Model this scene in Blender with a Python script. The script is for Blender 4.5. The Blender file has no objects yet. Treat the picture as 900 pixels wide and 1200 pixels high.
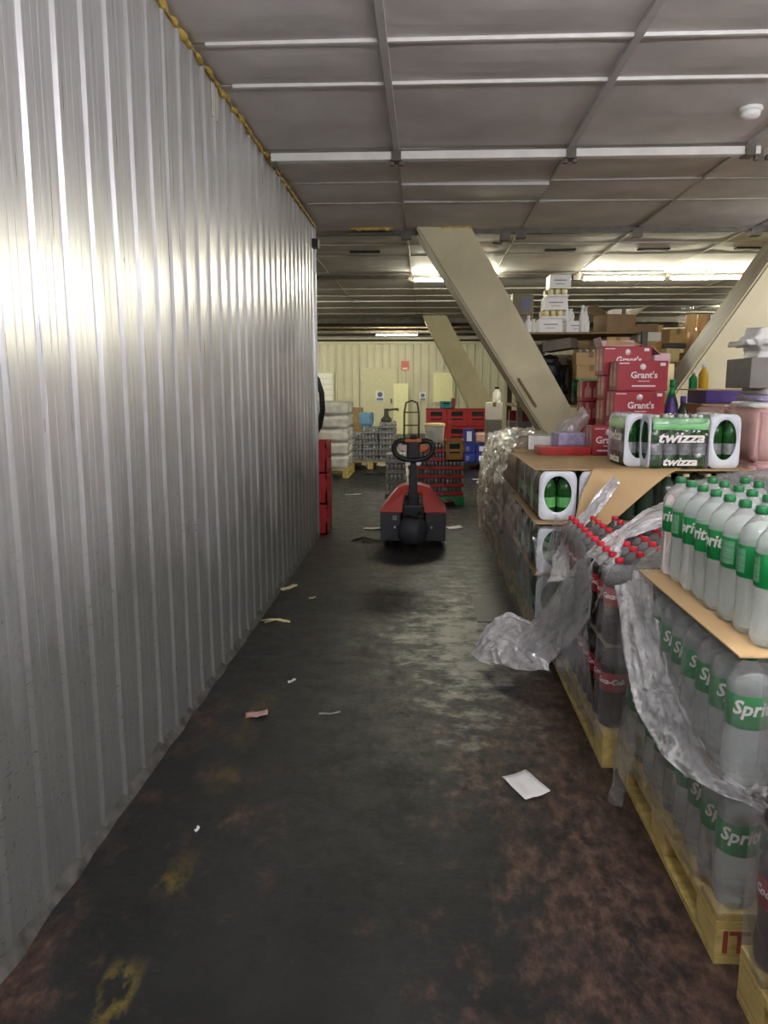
import bpy, bmesh, math, random
import numpy as np
from mathutils import Vector, Matrix, noise
random.seed(7)
rnd = random.Random(11)
SC = bpy.context.scene
COL = SC.collection
# ------------------------------------------------------------------ camera
FPX, HC = 900.0, 1.47
YAW = math.atan(48 / FPX)
PITCH = math.atan(146 * math.cos(YAW) / FPX)
cam = bpy.data.cameras.new('camera')
cam.sensor_fit = 'VERTICAL'
cam.angle = 2 * math.atan(600 / FPX)
cam.clip_end = 100
camo = bpy.data.objects.new('camera', cam)
COL.objects.link(camo)
camo.location = (0, 0, HC)
camo.rotation_euler = (math.pi / 2 - PITCH, 0, YAW)
SC.camera = camo
# ------------------------------------------------------------------ world, exposure
w = bpy.data.worlds.new('world')
SC.world = w
w.use_nodes = True
w.node_tree.nodes['Background'].inputs[0].default_value = (0.5, 0.52, 0.5, 1)
w.node_tree.nodes['Background'].inputs[1].default_value = 0.02
SC.view_settings.view_transform = 'Standard'
SC.view_settings.look = 'None'
SC.view_settings.gamma = 1
SC.view_settings.exposure = 2.3
SC.cycles.transparent_max_bounces = 32
SC.cycles.max_bounces = 14
SC.cycles.transmission_bounces = 12
TUBE_NEAR = 50.0      # radiance of the lit tubes over and behind the camera
TUBE_MID = 44.0       # the lit row in view
TUBE_FAR = 75.0

# ------------------------------------------------------------------ helpers
cy_, sy_, cp_, sp_ = math.cos(YAW), math.sin(YAW), math.cos(PITCH), math.sin(PITCH)
FW = Vector((-sy_ * cp_, cy_ * cp_, -sp_)); RT = Vector((cy_, sy_, 0)); UP = RT.cross(FW)
def at(u, v, y):
    """photo pixel -> point of the plane at depth y (used to read positions off the photograph)"""
    d = FW + RT * ((u - 450) / FPX) - UP * ((v - 600) / FPX)
    return Vector((0, 0, HC)) + d * (y / d.y)

class MB:
    def __init__(s): s.v, s.f, s.m, s.sm = [], [], [], []
    def add(s, vs, fs, mi=0, smooth=False):
        o = len(s.v); s.v += [tuple(p) for p in vs]
        for f in fs: s.f.append([i + o for i in f]); s.m.append(mi); s.sm.append(smooth)
        return s
    def box(s, x0, x1, y0, y1, z0, z1, mi=0, c=0.0, M=None):
        if c <= 0:
            vs = [(x, y, z) for z in (z0, z1) for y in (y0, y1) for x in (x0, x1)]
            fs = [(0, 2, 3, 1), (4, 5, 7, 6), (0, 1, 5, 4), (2, 6, 7, 3), (0, 4, 6, 2), (1, 3, 7, 5)]
            if M is not None: vs = [M @ Vector(p) for p in vs]
            return s.add(vs, fs, mi)
        bm = bmesh.new(); bmesh.ops.create_cube(bm, size=1)
        for v in bm.verts:
            v.co = Vector(((x0 + x1) / 2 + v.co.x * (x1 - x0), (y0 + y1) / 2 + v.co.y * (y1 - y0), (z0 + z1) / 2 + v.co.z * (z1 - z0)))
        bmesh.ops.bevel(bm, geom=bm.edges[:], offset=c, segments=2, affect='EDGES', profile=0.6)
        if M is not None: bm.transform(M)
        bm.verts.index_update()
        s.add([v.co.copy() for v in bm.verts], [[v.index for v in f.verts] for f in bm.faces], mi)
        bm.free(); return s
    def lathe(s, prof, n=20, c=(0, 0, 0), mi=0, cap=True, smooth=True):
        vs, fs = [], []
        for z, r in prof:
            for k in range(n):
                a = 2 * math.pi * k / n
                vs.append((c[0] + r * math.cos(a), c[1] + r * math.sin(a), c[2] + z))
        for i in range(len(prof) - 1):
            for k in range(n):
                fs.append((i * n + k, i * n + (k + 1) % n, (i + 1) * n + (k + 1) % n, (i + 1) * n + k))
        if cap: fs.append(list(range(n))[::-1]); fs.append([(len(prof) - 1) * n + k for k in range(n)])
        return s.add(vs, fs, mi, smooth)
    def tube(s, pts, r, n=10, mi=0, smooth=True):
        pts = [Vector(p) for p in pts]; rs = r if isinstance(r, (list, tuple)) else [r] * len(pts)
        vs, fs = [], []
        ref = None
        for i, p in enumerate(pts):
            t = (pts[min(i + 1, len(pts) - 1)] - pts[max(i - 1, 0)]).normalized()
            if ref is None or abs(ref.dot(t)) > 0.95:
                ref = Vector((0, 0, 1)) if abs(t.z) < 0.9 else Vector((0, 1, 0))
            a = (ref - t * ref.dot(t)).normalized(); b = t.cross(a); ref = a
            for k in range(n):
                g = 2 * math.pi * k / n
                vs.append(p + (a * math.cos(g) + b * math.sin(g)) * rs[i])
        for i in range(len(pts) - 1):
            for k in range(n):
                fs.append((i * n + k, i * n + (k + 1) % n, (i + 1) * n + (k + 1) % n, (i + 1) * n + k))
        fs.append(list(range(n))[::-1]); fs.append([(len(pts) - 1) * n + k for k in range(n)])
        return s.add(vs, fs, mi, smooth)
    def prism(s, poly, axis, a, b, mi=0):
        """poly: 2D points; axis 'y': poly is (x,z); axis 'x': poly is (y,z); axis 'z': poly is (x,y)"""
        n = len(poly)
        def P(p, t): return {'y': (p[0], t, p[1]), 'x': (t, p[0], p[1]), 'z': (p[0], p[1], t)}[axis]
        vs = [P(p, a) for p in poly] + [P(p, b) for p in poly]
        fs = [list(range(n)), [n + i for i in range(n)][::-1]] + [(i, n + i, n + (i + 1) % n, (i + 1) % n) for i in range(n)]
        return s.add(vs, fs, mi)
    def mesh(s, name, mats):
        me = bpy.data.meshes.new(name); me.from_pydata(s.v, [], s.f)
        for m in (mats if isinstance(mats, (list, tuple)) else [mats]): me.materials.append(m)
        me.polygons.foreach_set('material_index', s.m); me.polygons.foreach_set('use_smooth', s.sm)
        bm = bmesh.new(); bm.from_mesh(me); bmesh.ops.recalc_face_normals(bm, faces=bm.faces[:]); bm.to_mesh(me); bm.free()
        return me
    def build(s, name, mats, parent=None, loc=None, rz=0):
        return link(name, s.mesh(name, mats), parent, loc, rz)

def link(name, me, parent=None, loc=None, rz=0):
    o = bpy.data.objects.new(name, me); COL.objects.link(o)
    if parent is not None: o.parent = parent
    if loc is not None: o.location = loc
    if rz: o.rotation_euler = (0, 0, rz)
    return o
def tag(o, label, cat, group=None, kind=None):
    o['label'] = label; o['category'] = cat
    if group: o['group'] = group
    if kind: o['kind'] = kind
    return o
def thing(name, label, cat, loc=(0, 0, 0), rz=0, group=None):
    o = link(name, None, None, loc, rz); o.empty_display_size = 0.05
    return tag(o, label, cat, group)
def struct(o): o['kind'] = 'structure'; return o
KIDS = {}
def kids(o): return [c for c in bpy.data.objects if c.parent == o] if o.name not in KIDS else KIDS[o.name]
def dup(root, loc, rz=0, label=None, group=None, scale=None):
    r = root.copy(); COL.objects.link(r); r.location = loc; r.rotation_euler = (0, 0, rz)
    if scale: r.scale = scale
    if label: r['label'] = label
    if group: r['group'] = group
    for ch in kids(root):
        c = ch.copy(); COL.objects.link(c); c.parent = r
        for g in kids(ch):
            d = g.copy(); COL.objects.link(d); d.parent = c
    return r
def freeze(root):
    KIDS[root.name] = [c for c in bpy.data.objects if c.parent == root]
    for c in KIDS[root.name]: KIDS[c.name] = [g for g in bpy.data.objects if g.parent == c]
    return root
ORD = ['first', 'second', 'third', 'fourth', 'fifth', 'sixth', 'seventh', 'eighth', 'ninth', 'tenth', 'eleventh', 'twelfth']

# ------------------------------------------------------------------ materials
def nt(name):
    m = bpy.data.materials.new(name); m.use_nodes = True
    n = m.node_tree; b = n.nodes['Principled BSDF']; return m, n, b
def N(n, t, **k):
    x = n.nodes.new(t)
    for a, v in k.items(): setattr(x, a, v)
    return x
def tex(n, scale, detail=4, sx=(1, 1, 1), rough=0.55):
    tc = N(n, 'ShaderNodeTexCoord'); mp = N(n, 'ShaderNodeMapping'); mp.inputs['Scale'].default_value = sx
    n.links.new(tc.outputs['Object'], mp.inputs[0])
    no = N(n, 'ShaderNodeTexNoise'); no.inputs['Scale'].default_value = scale; no.inputs['Detail'].default_value = detail
    no.inputs['Roughness'].default_value = rough
    n.links.new(mp.outputs[0], no.inputs['Vector']); return no
def ramp(n, src, stops):
    r = N(n, 'ShaderNodeValToRGB'); el = r.color_ramp.elements
    while len(el) < len(stops): el.new(0.5)
    for e, (p, c) in zip(el, stops):
        e.position = p; e.color = (c if len(c) == 4 else (*c, 1)) if isinstance(c, (tuple, list)) else (c, c, c, 1)
    n.links.new(src, r.inputs[0]); return r.outputs[0]
def mix(n, fac, a, b):
    x = N(n, 'ShaderNodeMix', data_type='RGBA')
    if isinstance(fac, (int, float)): x.inputs[0].default_value = fac
    else: n.links.new(fac, x.inputs[0])
    for s, v in ((6, a), (7, b)):
        if isinstance(v, tuple): x.inputs[s].default_value = (*v[:3], 1)
        else: n.links.new(v, x.inputs[s])
    return x.outputs[2]
def math_(n, op, a, b=None, c=None, clamp=False):
    x = N(n, 'ShaderNodeMath', operation=op); x.use_clamp = clamp
    for i, v in enumerate((a, b, c)):
        if v is None: continue
        if isinstance(v, (int, float)): x.inputs[i].default_value = v
        else: n.links.new(v, x.inputs[i])
    return x.outputs[0]
def bump(n, b, src, strength, dist=0.01):
    u = N(n, 'ShaderNodeBump'); u.inputs['Strength'].default_value = strength; u.inputs['Distance'].default_value = dist
    n.links.new(src, u.inputs['Height']); n.links.new(u.outputs[0], b.inputs['Normal'])
def mat(name, col, rough=0.5, metal=0.0, var=0.12, scale=9, sx=(1, 1, 1), bmp=0.0, trans=0.0, ior=1.45, coat=0.0, alpha=None):
    m, n, b = nt(name)
    no = tex(n, scale, 4, sx)
    lo = tuple(max(0, c * (1 - var)) for c in col); hi = tuple(min(1, c * (1 + var)) for c in col)
    n.links.new(ramp(n, no.outputs[0], [(0.3, lo), (0.7, hi)]), b.inputs['Base Color'])
    b.inputs['Roughness'].default_value = rough; b.inputs['Metallic'].default_value = metal
    b.inputs['Transmission Weight'].default_value = trans; b.inputs['IOR'].default_value = ior
    b.inputs['Coat Weight'].default_value = coat
    if alpha is not None: b.inputs['Alpha'].default_value = alpha
    if bmp: bump(n, b, no.outputs[0], bmp)
    return m
def emit(name, col, s):
    m, n, b = nt(name)
    b.inputs['Base Color'].default_value = (0.9, 0.9, 0.9, 1)
    b.inputs['Emission Color'].default_value = (*col, 1); b.inputs['Emission Strength'].default_value = s
    return m

def m_floor():
    m, n, b = nt('worn_floor')
    tc = N(n, 'ShaderNodeTexCoord'); sp = N(n, 'ShaderNodeSeparateXYZ'); n.links.new(tc.outputs['Object'], sp.inputs[0])
    X, Y = sp.outputs[0], sp.outputs[1]
    base = ramp(n, tex(n, 2.2, 6, (1, 0.5, 1)).outputs[0], [(0.3, (0.010, 0.0105, 0.0105)), (0.7, (0.024, 0.025, 0.024))])
    fine = tex(n, 22, 8, (1, 0.55, 1), 0.72).outputs[0]
    # brick-red screed where the dark coating is worn away: towards the pallets and near the camera
    big = tex(n, 1.7, 3, (1.2, 0.6, 1)).outputs[0]
    med = tex(n, 8, 8, (1.0, 0.8, 1), 0.68).outputs[0]
    side = math_(n, 'MULTIPLY', math_(n, 'SMOOTH_MAX', math_(n, 'SUBTRACT', X, -0.05), 0.0, 0.2), 0.33)
    edge = math_(n, 'MULTIPLY', math_(n, 'SMOOTH_MAX', math_(n, 'SUBTRACT', -0.75, X), 0.0, 0.1), 0.30)
    away = math_(n, 'MULTIPLY', math_(n, 'SMOOTH_MAX', math_(n, 'SUBTRACT', Y, 3.3), 0.0, 0.6), 0.17)
    s = math_(n, 'ADD', math_(n, 'ADD', math_(n, 'MULTIPLY', big, 0.5), math_(n, 'MULTIPLY', med, 0.62)), math_(n, 'ADD', side, edge))
    s = math_(n, 'SUBTRACT', s, away)
    wear = ramp(n, s, [(0.615, 0.0), (0.70, 1.0)])
    red = ramp(n, fine, [(0.38, (0.016, 0.012, 0.011)), (0.5, (0.062, 0.034, 0.026)), (0.63, (0.15, 0.088, 0.060))])
    c = mix(n, math_(n, 'MULTIPLY', wear, 0.8), base, red)
    # pale scuffs mid-aisle, lightened further to paint in the floor's tube-light sheen
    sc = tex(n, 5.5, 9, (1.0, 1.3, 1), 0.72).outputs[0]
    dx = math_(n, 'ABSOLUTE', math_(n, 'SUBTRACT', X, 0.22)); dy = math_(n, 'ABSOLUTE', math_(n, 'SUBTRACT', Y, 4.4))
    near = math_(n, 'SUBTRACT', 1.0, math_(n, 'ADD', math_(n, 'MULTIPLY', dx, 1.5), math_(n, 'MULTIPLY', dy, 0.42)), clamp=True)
    scuff_sheen = ramp(n, math_(n, 'ADD', sc, math_(n, 'MULTIPLY', near, 0.36)), [(0.65, 0.0), (0.82, 1.0)])
    c = mix(n, math_(n, 'MULTIPLY', scuff_sheen, 0.8), c, (0.25, 0.24, 0.20))
    # left-over yellow lane paint
    ye = math_(n, 'SUBTRACT', 1.0, math_(n, 'MULTIPLY', math_(n, 'ABSOLUTE', math_(n, 'ADD', X, 0.75)), 18), clamp=True)
    band = tex(n, 1.15, 2, (0.01, 1.0, 1)).outputs[0]
    yb = ramp(n, band, [(0.47, 0.0), (0.56, 1.0)])
    yn = ramp(n, tex(n, 13, 8, (1, 0.5, 1), 0.7).outputs[0], [(0.46, 0.0), (0.6, 1.0)])
    far = math_(n, 'LESS_THAN', Y, 3.7)
    ym = math_(n, 'MULTIPLY', math_(n, 'MULTIPLY', math_(n, 'MULTIPLY', ramp(n, ye, [(0.0, 0.0), (0.35, 1.0)]), yn), yb), far)
    c = mix(n, math_(n, 'MULTIPLY', ym, 0.75), c, (0.20, 0.145, 0.02))
    n.links.new(c, b.inputs['Base Color'])
    r = ramp(n, math_(n, 'ADD', math_(n, 'MULTIPLY', sc, 0.6), math_(n, 'MULTIPLY', fine, 0.4)), [(0.38, 0.60), (0.6, 0.30)])
    n.links.new(r, b.inputs['Roughness'])
    b.inputs['Specular IOR Level'].default_value = 0.45
    bump(n, b, math_(n, 'ADD', math_(n, 'MULTIPLY', sc, 0.7), math_(n, 'MULTIPLY', fine, 0.5)), 0.42, 0.012)
    return m
def m_metalwall():
    m, n, b = nt('dull_aluminium')
    tc = N(n, 'ShaderNodeTexCoord'); sp = N(n, 'ShaderNodeSeparateXYZ'); n.links.new(tc.outputs['Object'], sp.inputs[0])
    Zc, Yc = sp.outputs[2], sp.outputs[1]
    brushed = tex(n, 9, 4, (1, 9, 0.25)).outputs[0]
    c = ramp(n, brushed, [(0.3, (0.58, 0.585, 0.595)), (0.7, (0.74, 0.745, 0.755))])
    pat = tex(n, 1.7, 7, (1, 1.2, 0.5), 0.62).outputs[0]
    # grime: heavier over the lowest metre where hands, wheels and mops reach
    low = math_(n, 'MULTIPLY', math_(n, 'SUBTRACT', 1.45, Zc), 0.46, clamp=True)
    g = ramp(n, math_(n, 'ADD', math_(n, 'MULTIPLY', pat, 0.7), low), [(0.38, 0.0), (0.74, 1.0)])
    c = mix(n, math_(n, 'MULTIPLY', g, 0.80), c, (0.135, 0.135, 0.12))
    # short horizontal nicks and drips
    nk = tex(n, 30, 3, (1, 1.1, 4.0), 0.6).outputs[0]
    area = ramp(n, math_(n, 'ADD', math_(n, 'MULTIPLY', Zc, -0.5), math_(n, 'MULTIPLY', tex(n, 1.1, 2).outputs[0], 1.2)), [(-0.0, 0.0), (0.30, 1.0)])
    nm = math_(n, 'MULTIPLY', ramp(n, nk, [(0.625, 0.0), (0.665, 1.0)]), area)
    c = mix(n, math_(n, 'MULTIPLY', nm, 0.75), c, (0.08, 0.08, 0.07))
    n.links.new(c, b.inputs['Base Color'])
    b.inputs['Metallic'].default_value = 0.62
    r = math_(n, 'ADD', ramp(n, brushed, [(0.3, 0.27), (0.7, 0.36)]), math_(n, 'MULTIPLY', g, 0.28))
    n.links.new(r, b.inputs['Roughness'])
    bump(n, b, math_(n, 'ADD', brushed, math_(n, 'MULTIPLY', nm, -1.0)), 0.12, 0.004)
    return m
def m_film(name, lo, hi, white=0.4, scale=4.0, rough=0.14, streak=0.6, gloss=0.15):
    m, n, b = nt(name)
    n.nodes.remove(b); out = n.nodes['Material Output']
    no = tex(n, scale, 5, (1, 1, 1), 0.6); fine = tex(n, 30, 4, (1, 1, 0.5), 0.6)
    cr = tex(n, scale * 1.6, 6, (1.0, 1.0, 0.45), 0.6); cr.noise_type = 'RIDGED_MULTIFRACTAL'; cr.normalize = True
    tr = N(n, 'ShaderNodeBsdfTransparent'); tr.inputs[0].default_value = (0.97, 0.97, 0.98, 1)
    gl = N(n, 'ShaderNodeBsdfPrincipled'); gl.inputs['Base Color'].default_value = (0.93, 0.93, 0.95, 1)
    gl.inputs['Roughness'].default_value = rough; gl.inputs['Specular IOR Level'].default_value = 1.0; gl.inputs['IOR'].default_value = 1.6
    tl = N(n, 'ShaderNodeBsdfTranslucent'); tl.inputs[0].default_value = (0.9, 0.9, 0.92, 1)
    a = N(n, 'ShaderNodeMixShader'); a.inputs[0].default_value = 0.25
    n.links.new(gl.outputs[0], a.inputs[1]); n.links.new(tl.outputs[0], a.inputs[2])
    u = N(n, 'ShaderNodeBump'); u.inputs['Strength'].default_value = 1.0; u.inputs['Distance'].default_value = 0.035
    c2 = tex(n, scale * 4.5, 5, (1.0, 1.0, 1.6), 0.6); c2.noise_type = 'RIDGED_MULTIFRACTAL'; c2.normalize = True
    h = math_(n, 'ADD', math_(n, 'MULTIPLY', cr.outputs[0], 0.9), math_(n, 'ADD', math_(n, 'MULTIPLY', fine.outputs[0], 0.12), math_(n, 'MULTIPLY', c2.outputs[0], 0.30 if gloss > 0.4 else 0.10)))
    n.links.new(math_(n, 'ADD', no.outputs[0], h), u.inputs['Height'])
    n.links.new(u.outputs[0], gl.inputs['Normal'])
    lw = N(n, 'ShaderNodeLayerWeight'); lw.inputs[0].default_value = 0.3
    f = ramp(n, no.outputs[0], [(0.36, lo), (0.64, hi)])
    f = math_(n, 'ADD', f, math_(n, 'MULTIPLY', ramp(n, cr.outputs[0], [(0.45, 0.0), (0.85, 1.0)]), streak))
    f = math_(n, 'ADD', f, math_(n, 'MULTIPLY', lw.outputs['Facing'], white), clamp=True)
    g2 = N(n, 'ShaderNodeBsdfGlossy'); g2.inputs['Roughness'].default_value = 0.15; g2.inputs[0].default_value = (1, 1, 1, 1)
    n.links.new(u.outputs[0], g2.inputs['Normal'])
    ag = N(n, 'ShaderNodeMixShader'); ag.inputs[0].default_value = gloss
    n.links.new(a.outputs[0], ag.inputs[1]); n.links.new(g2.outputs[0], ag.inputs[2])
    tg = N(n, 'ShaderNodeMixShader'); lf = N(n, 'ShaderNodeLayerWeight'); lf.inputs[0].default_value = 0.5
    n.links.new(u.outputs[0], lf.inputs['Normal'])
    n.links.new(math_(n, 'ADD', math_(n, 'MULTIPLY', math_(n, 'POWER', lf.outputs['Facing'], 4.0), 0.45), 0.09), tg.inputs[0]); n.links.new(tr.outputs[0], tg.inputs[1]); n.links.new(g2.outputs[0], tg.inputs[2])
    x = N(n, 'ShaderNodeMixShader')
    n.links.new(f, x.inputs[0]); n.links.new(tg.outputs[0], x.inputs[1]); n.links.new(ag.outputs[0], x.inputs[2])
    n.links.new(x.outputs[0], out.inputs[0])
    return m
MT = dict(
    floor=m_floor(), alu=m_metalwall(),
    ceil=mat('ceiling_board', (0.60, 0.575, 0.555), 0.6, var=0.14, scale=2.2, bmp=0.05),
    bar=mat('ceiling_bar', (0.72, 0.71, 0.68), 0.4, var=0.08),
    bargrey=mat('grey_ceiling_bar', (0.50, 0.49, 0.475), 0.5, var=0.1),
    barold=mat('stained_ceiling_bar', (0.40, 0.38, 0.33), 0.5, var=0.15),
    dark=mat('dark_void', (0.012, 0.011, 0.010), 0.7),
    steel=mat('grimy_steel', (0.10, 0.09, 0.075), 0.5, 0.3, var=0.3),
    pipe=mat('old_pipe', (0.22, 0.18, 0.13), 0.5, var=0.3),
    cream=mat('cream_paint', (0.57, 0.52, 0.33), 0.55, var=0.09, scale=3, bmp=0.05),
    creamgrey=mat('shade_grey_cream_paint', (0.36, 0.32, 0.25), 0.6, var=0.2, scale=6, sx=(1, 1, 0.4)),  # cream darkened to grey: shade of left-facing brace sides put into the colour
    backwall=mat('cream_cladding', (0.60, 0.575, 0.42), 0.5, var=0.06, scale=2),
    door=mat('door_paint', (0.62, 0.60, 0.40), 0.45, var=0.05),
    hatch=mat('pale_yellow_panel', (0.86, 0.84, 0.50), 0.4, var=0.04),
    white=mat('white_plastic', (0.80, 0.80, 0.78), 0.4, var=0.04),
    louver=mat('louvre_white', (0.86, 0.85, 0.78), 0.45, var=0.03),
    foam=mat('yellow_foam', (0.50, 0.35, 0.08), 0.8, var=0.55, scale=24, bmp=0.6),
    red=mat('red_plastic', (0.42, 0.018, 0.022), 0.4, var=0.2, coat=0.2),
    jackred=mat('jack_red', (0.50, 0.035, 0.022), 0.4, var=0.08, coat=0.2),
    jackgrey=mat('jack_grey', (0.045, 0.048, 0.056), 0.5, var=0.15),
    black=mat('black_rubber', (0.012, 0.012, 0.013), 0.45, var=0.2),
    orange=mat('orange_plastic', (0.55, 0.14, 0.03), 0.4),
    wood=mat('yellowish_pallet_wood', (0.56, 0.43, 0.14), 0.7, var=0.28, scale=7, sx=(0.6, 4, 4), bmp=0.2),
    woodx=mat('yellowish_pallet_board', (0.58, 0.45, 0.16), 0.7, var=0.28, scale=7, sx=(4, 0.5, 4), bmp=0.2),
    stamp=mat('red_stamp', (0.28, 0.06, 0.03), 0.7),
    card=mat('brown_cardboard', (0.47, 0.32, 0.155), 0.75, var=0.08, scale=5),
    cardd=mat('dark_cardboard', (0.27, 0.18, 0.095), 0.75, var=0.15, scale=5),
    cardg=mat('greyed_cardboard', (0.24, 0.21, 0.17), 0.75, var=0.15, scale=5),
    maroon=mat('maroon_carton', (0.33, 0.018, 0.03), 0.5, var=0.1),
    pinkcard=mat('pale_pink_carton_flap', (0.62, 0.43, 0.45), 0.6, var=0.06),
    print_=mat('white_print', (0.78, 0.72, 0.70), 0.5, var=0.03),
    bottlepic=mat('bottle_print', (0.50, 0.26, 0.20), 0.5, var=0.3, scale=20),
    pet=mat('clear_lemonade', (0.94, 0.985, 0.96), 0.06, var=0.02, trans=0.76, ior=1.30),
    petair=mat('clear_plastic', (0.90, 0.93, 0.92), 0.05, var=0.02, trans=0.9, ior=1.12),
    glabel=mat('green_label', (0.005, 0.22, 0.05), 0.35, var=0.12),
    glabel2=mat('pale_green_panel', (0.14, 0.36, 0.20), 0.4, var=0.25, scale=60, sx=(0.2, 0.2, 3)),
    gcap=mat('green_cap', (0.012, 0.13, 0.04), 0.4),
    cola=mat('cola', (0.022, 0.009, 0.007), 0.12, var=0.2, coat=0.4),
    rlabel=mat('red_label', (0.30, 0.012, 0.018), 0.35, var=0.1),
    rcap=mat('red_cap', (0.50, 0.015, 0.03), 0.35),
    gpet=mat('green_bottle', (0.02, 0.115, 0.022), 0.1, var=0.25, trans=0.35, ior=1.35),
    gpetd=mat('dark_soda', (0.03, 0.05, 0.03), 0.12, var=0.2, trans=0.1),
    palegreen=mat('pale_green_label', (0.10, 0.36, 0.10), 0.35),
    amber=mat('pale_amber_bottle', (0.42, 0.30, 0.18), 0.12, var=0.2, trans=0.35, ior=1.35),
    blueg=mat('blue_print', (0.02, 0.035, 0.28), 0.35, var=0.2),
    lblue=mat('light_blue_plastic', (0.22, 0.42, 0.68), 0.4, var=0.1),
    teal=mat('teal_plastic', (0.04, 0.33, 0.33), 0.4),
    purple=mat('purple_print', (0.09, 0.045, 0.26), 0.4, var=0.2),
    lilac=mat('lilac_print', (0.40, 0.36, 0.55), 0.4, var=0.3, scale=25),
    green=mat('green_plastic', (0.01, 0.30, 0.08), 0.4),
    yellow=mat('yellow_plastic', (0.62, 0.40, 0.02), 0.4),
    pale=mat('pale_yellow_plastic', (0.78, 0.70, 0.38), 0.45),
    tanroll=mat('tan_paper', (0.85, 0.58, 0.32), 0.6, var=0.1),
    silver=mat('silver_cans', (0.55, 0.56, 0.56), 0.3, 0.6, var=0.3, scale=30),
    silverd=mat('silver_can_bottoms', (0.30, 0.31, 0.32), 0.35, 0.6, var=0.3, scale=30),
    whitepk=mat('white_wrapped_pack', (0.66, 0.65, 0.61), 0.35, var=0.18, scale=10, bmp=0.3),
    pinkpk=mat('pink_wrapped_pack', (0.66, 0.40, 0.38), 0.4, var=0.14, scale=8, bmp=0.35),
    greybox=mat('grey_carton', (0.20, 0.19, 0.17), 0.7),
    mustard=mat('mustard_crate', (0.36, 0.19, 0.03), 0.55, var=0.1),
    paper=mat('white_paper', (0.80, 0.80, 0.78), 0.7, var=0.03),
    pinkp=mat('pink_paper', (0.62, 0.36, 0.36), 0.7),
    plate=mat('floor_plate', (0.03, 0.031, 0.030), 0.45, var=0.3, scale=14, bmp=0.2),
    signred=mat('sign_red', (0.60, 0.16, 0.13), 0.5), signblue=mat('sign_blue', (0.16, 0.19, 0.36), 0.5),
    film=m_film('stretch_film', 0.08, 0.34, 0.14, streak=0.7, gloss=0.35), filmclear=m_film('thin_stretch_film', 0.05, 0.22, 0.05, 3.0, streak=0.30, gloss=0.3),
    filmheavy=m_film('gathered_stretch_film', 0.48, 0.95, 0.3, 6.0, streak=0.8, gloss=0.42),
    packfilm=m_film('pack_film', 0.0, 0.06, 0.15, 5.0, 0.10, streak=0.15),
    packwhite=mat('white_printed_film', (0.66, 0.69, 0.74), 0.3, var=0.08),
    tube_near=emit('lit_tube_cool', (0.98, 0.955, 1.0), TUBE_NEAR),
    tube_mid=emit('lit_tube_warm', (1.0, 0.96, 0.74), TUBE_MID),
    tube_far=emit('lit_tube_far', (1.0, 0.95, 0.74), TUBE_FAR),
)

# ------------------------------------------------------------------ room shell
CZ = 3.0      # underside of the ceiling boards
WX = -1.07    # face of the metal cold-room wall
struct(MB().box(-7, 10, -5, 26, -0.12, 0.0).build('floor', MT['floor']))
# metal wall: ribbed sheets, each its own part
wl = struct(MB().box(WX - 0.14, WX - 0.02, -4.9, 7.52, 0.0, 2.98).build('wall_left', MT['steel']))
PIT = 0.193
def rib_profile(y0, n):
    pts = []
    for k in range(n):
        a = y0 + k * PIT
        pts += [(a, 0.0), (a + 0.012, 0.011), (a + 0.030, 0.011), (a + 0.042, 0.0)]
        for q in (0.085, 0.125): pts += [(a + q - 0.004, 0.0), (a + q, 0.0010), (a + q + 0.004, 0.0)]
    pts.append((y0 + n * PIT, 0.0)); return pts
y0 = 7.52 - 64 * PIT; sheet = 0
while y0 < 7.5:
    n = min(6, round((7.52 - y0) / PIT))
    pr = rib_profile(y0, n); zs = [0.012 + i * (2.97 - 0.012) / 22 for i in range(23)]
    vs, fs = [], []
    tilt = rnd.uniform(-0.0012, 0.0012)
    for z in zs:
        for (y, dx) in pr:
            wv = 0.007 * noise.noise((y * 1.7, z * 0.8, 3.1)) + 0.0022 * noise.noise((y * 5, z * 2.3, 7.7))
            if z < 0.35: wv += 0.010 * noise.noise((y * 6, z * 7, 1.3)) * (0.35 - z) / 0.35
            vs.append((WX + dx + wv + tilt * (y - y0) / 1.0, y, z))
    L = len(pr)
    for i in range(len(zs) - 1):
        for k in range(L - 1): fs.append((i * L + k, i * L + k + 1, (i + 1) * L + k + 1, (i + 1) * L + k))
    MB().add(vs, fs).build('panel', MT['alu'], wl)
    y0 += n * PIT; sheet += 1
MB().box(WX - 0.03, WX + 0.022, 7.52, 7.545, 0, 2.98).box(WX - 0.16, WX + 0.0, 7.545, 7.56, 0, 2.98).build('corner_trim', MT['alu'], wl)
# kicked-up mastic skirting along the foot of the wall
vs, fs = [], []
K = 160
for i in range(K + 1):
    y = -1 + i * 8.5 / K
    hgt = 0.012 + 0.022 * noise.noise((y * 4, 0, 2)); out = 0.010 + 0.012 * noise.noise((y * 6, 5, 2))
    vs += [(WX + 0.0, y, max(0.01, hgt) + 0.02), (WX + max(.004, out) + 0.006, y, max(0.008, hgt)), (WX + max(.004, out) + 0.016, y, 0.0)]
for i in range(K):
    for j in (0, 1): fs.append((i * 3 + j, i * 3 + j + 1, i * 3 + j + 4, i * 3 + j + 3))
struct(MB().add(vs, fs, smooth=True).build('baseboard_left', mat('grimy_mastic', (0.075, 0.072, 0.066), 0.8, var=0.6, scale=16, bmp=0.5)))
struct(MB().box(-6.9, WX - 0.16, 7.42, 7.56, 0, 2.98).build('wall_cold_store_end', MT['alu']))
struct(MB().box(-7, 10, -5.1, -4.9, 0, 4.2).build('wall_front', MT['cream']))
struct(MB().box(9.9, 10.1, -5, 26, 0, 4.2).build('wall_right', MT['cream']))
struct(MB().box(-7.1, -6.9, 7.5, 26, 0, 4.2).build('wall_far_left', MT['cream']))
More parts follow.
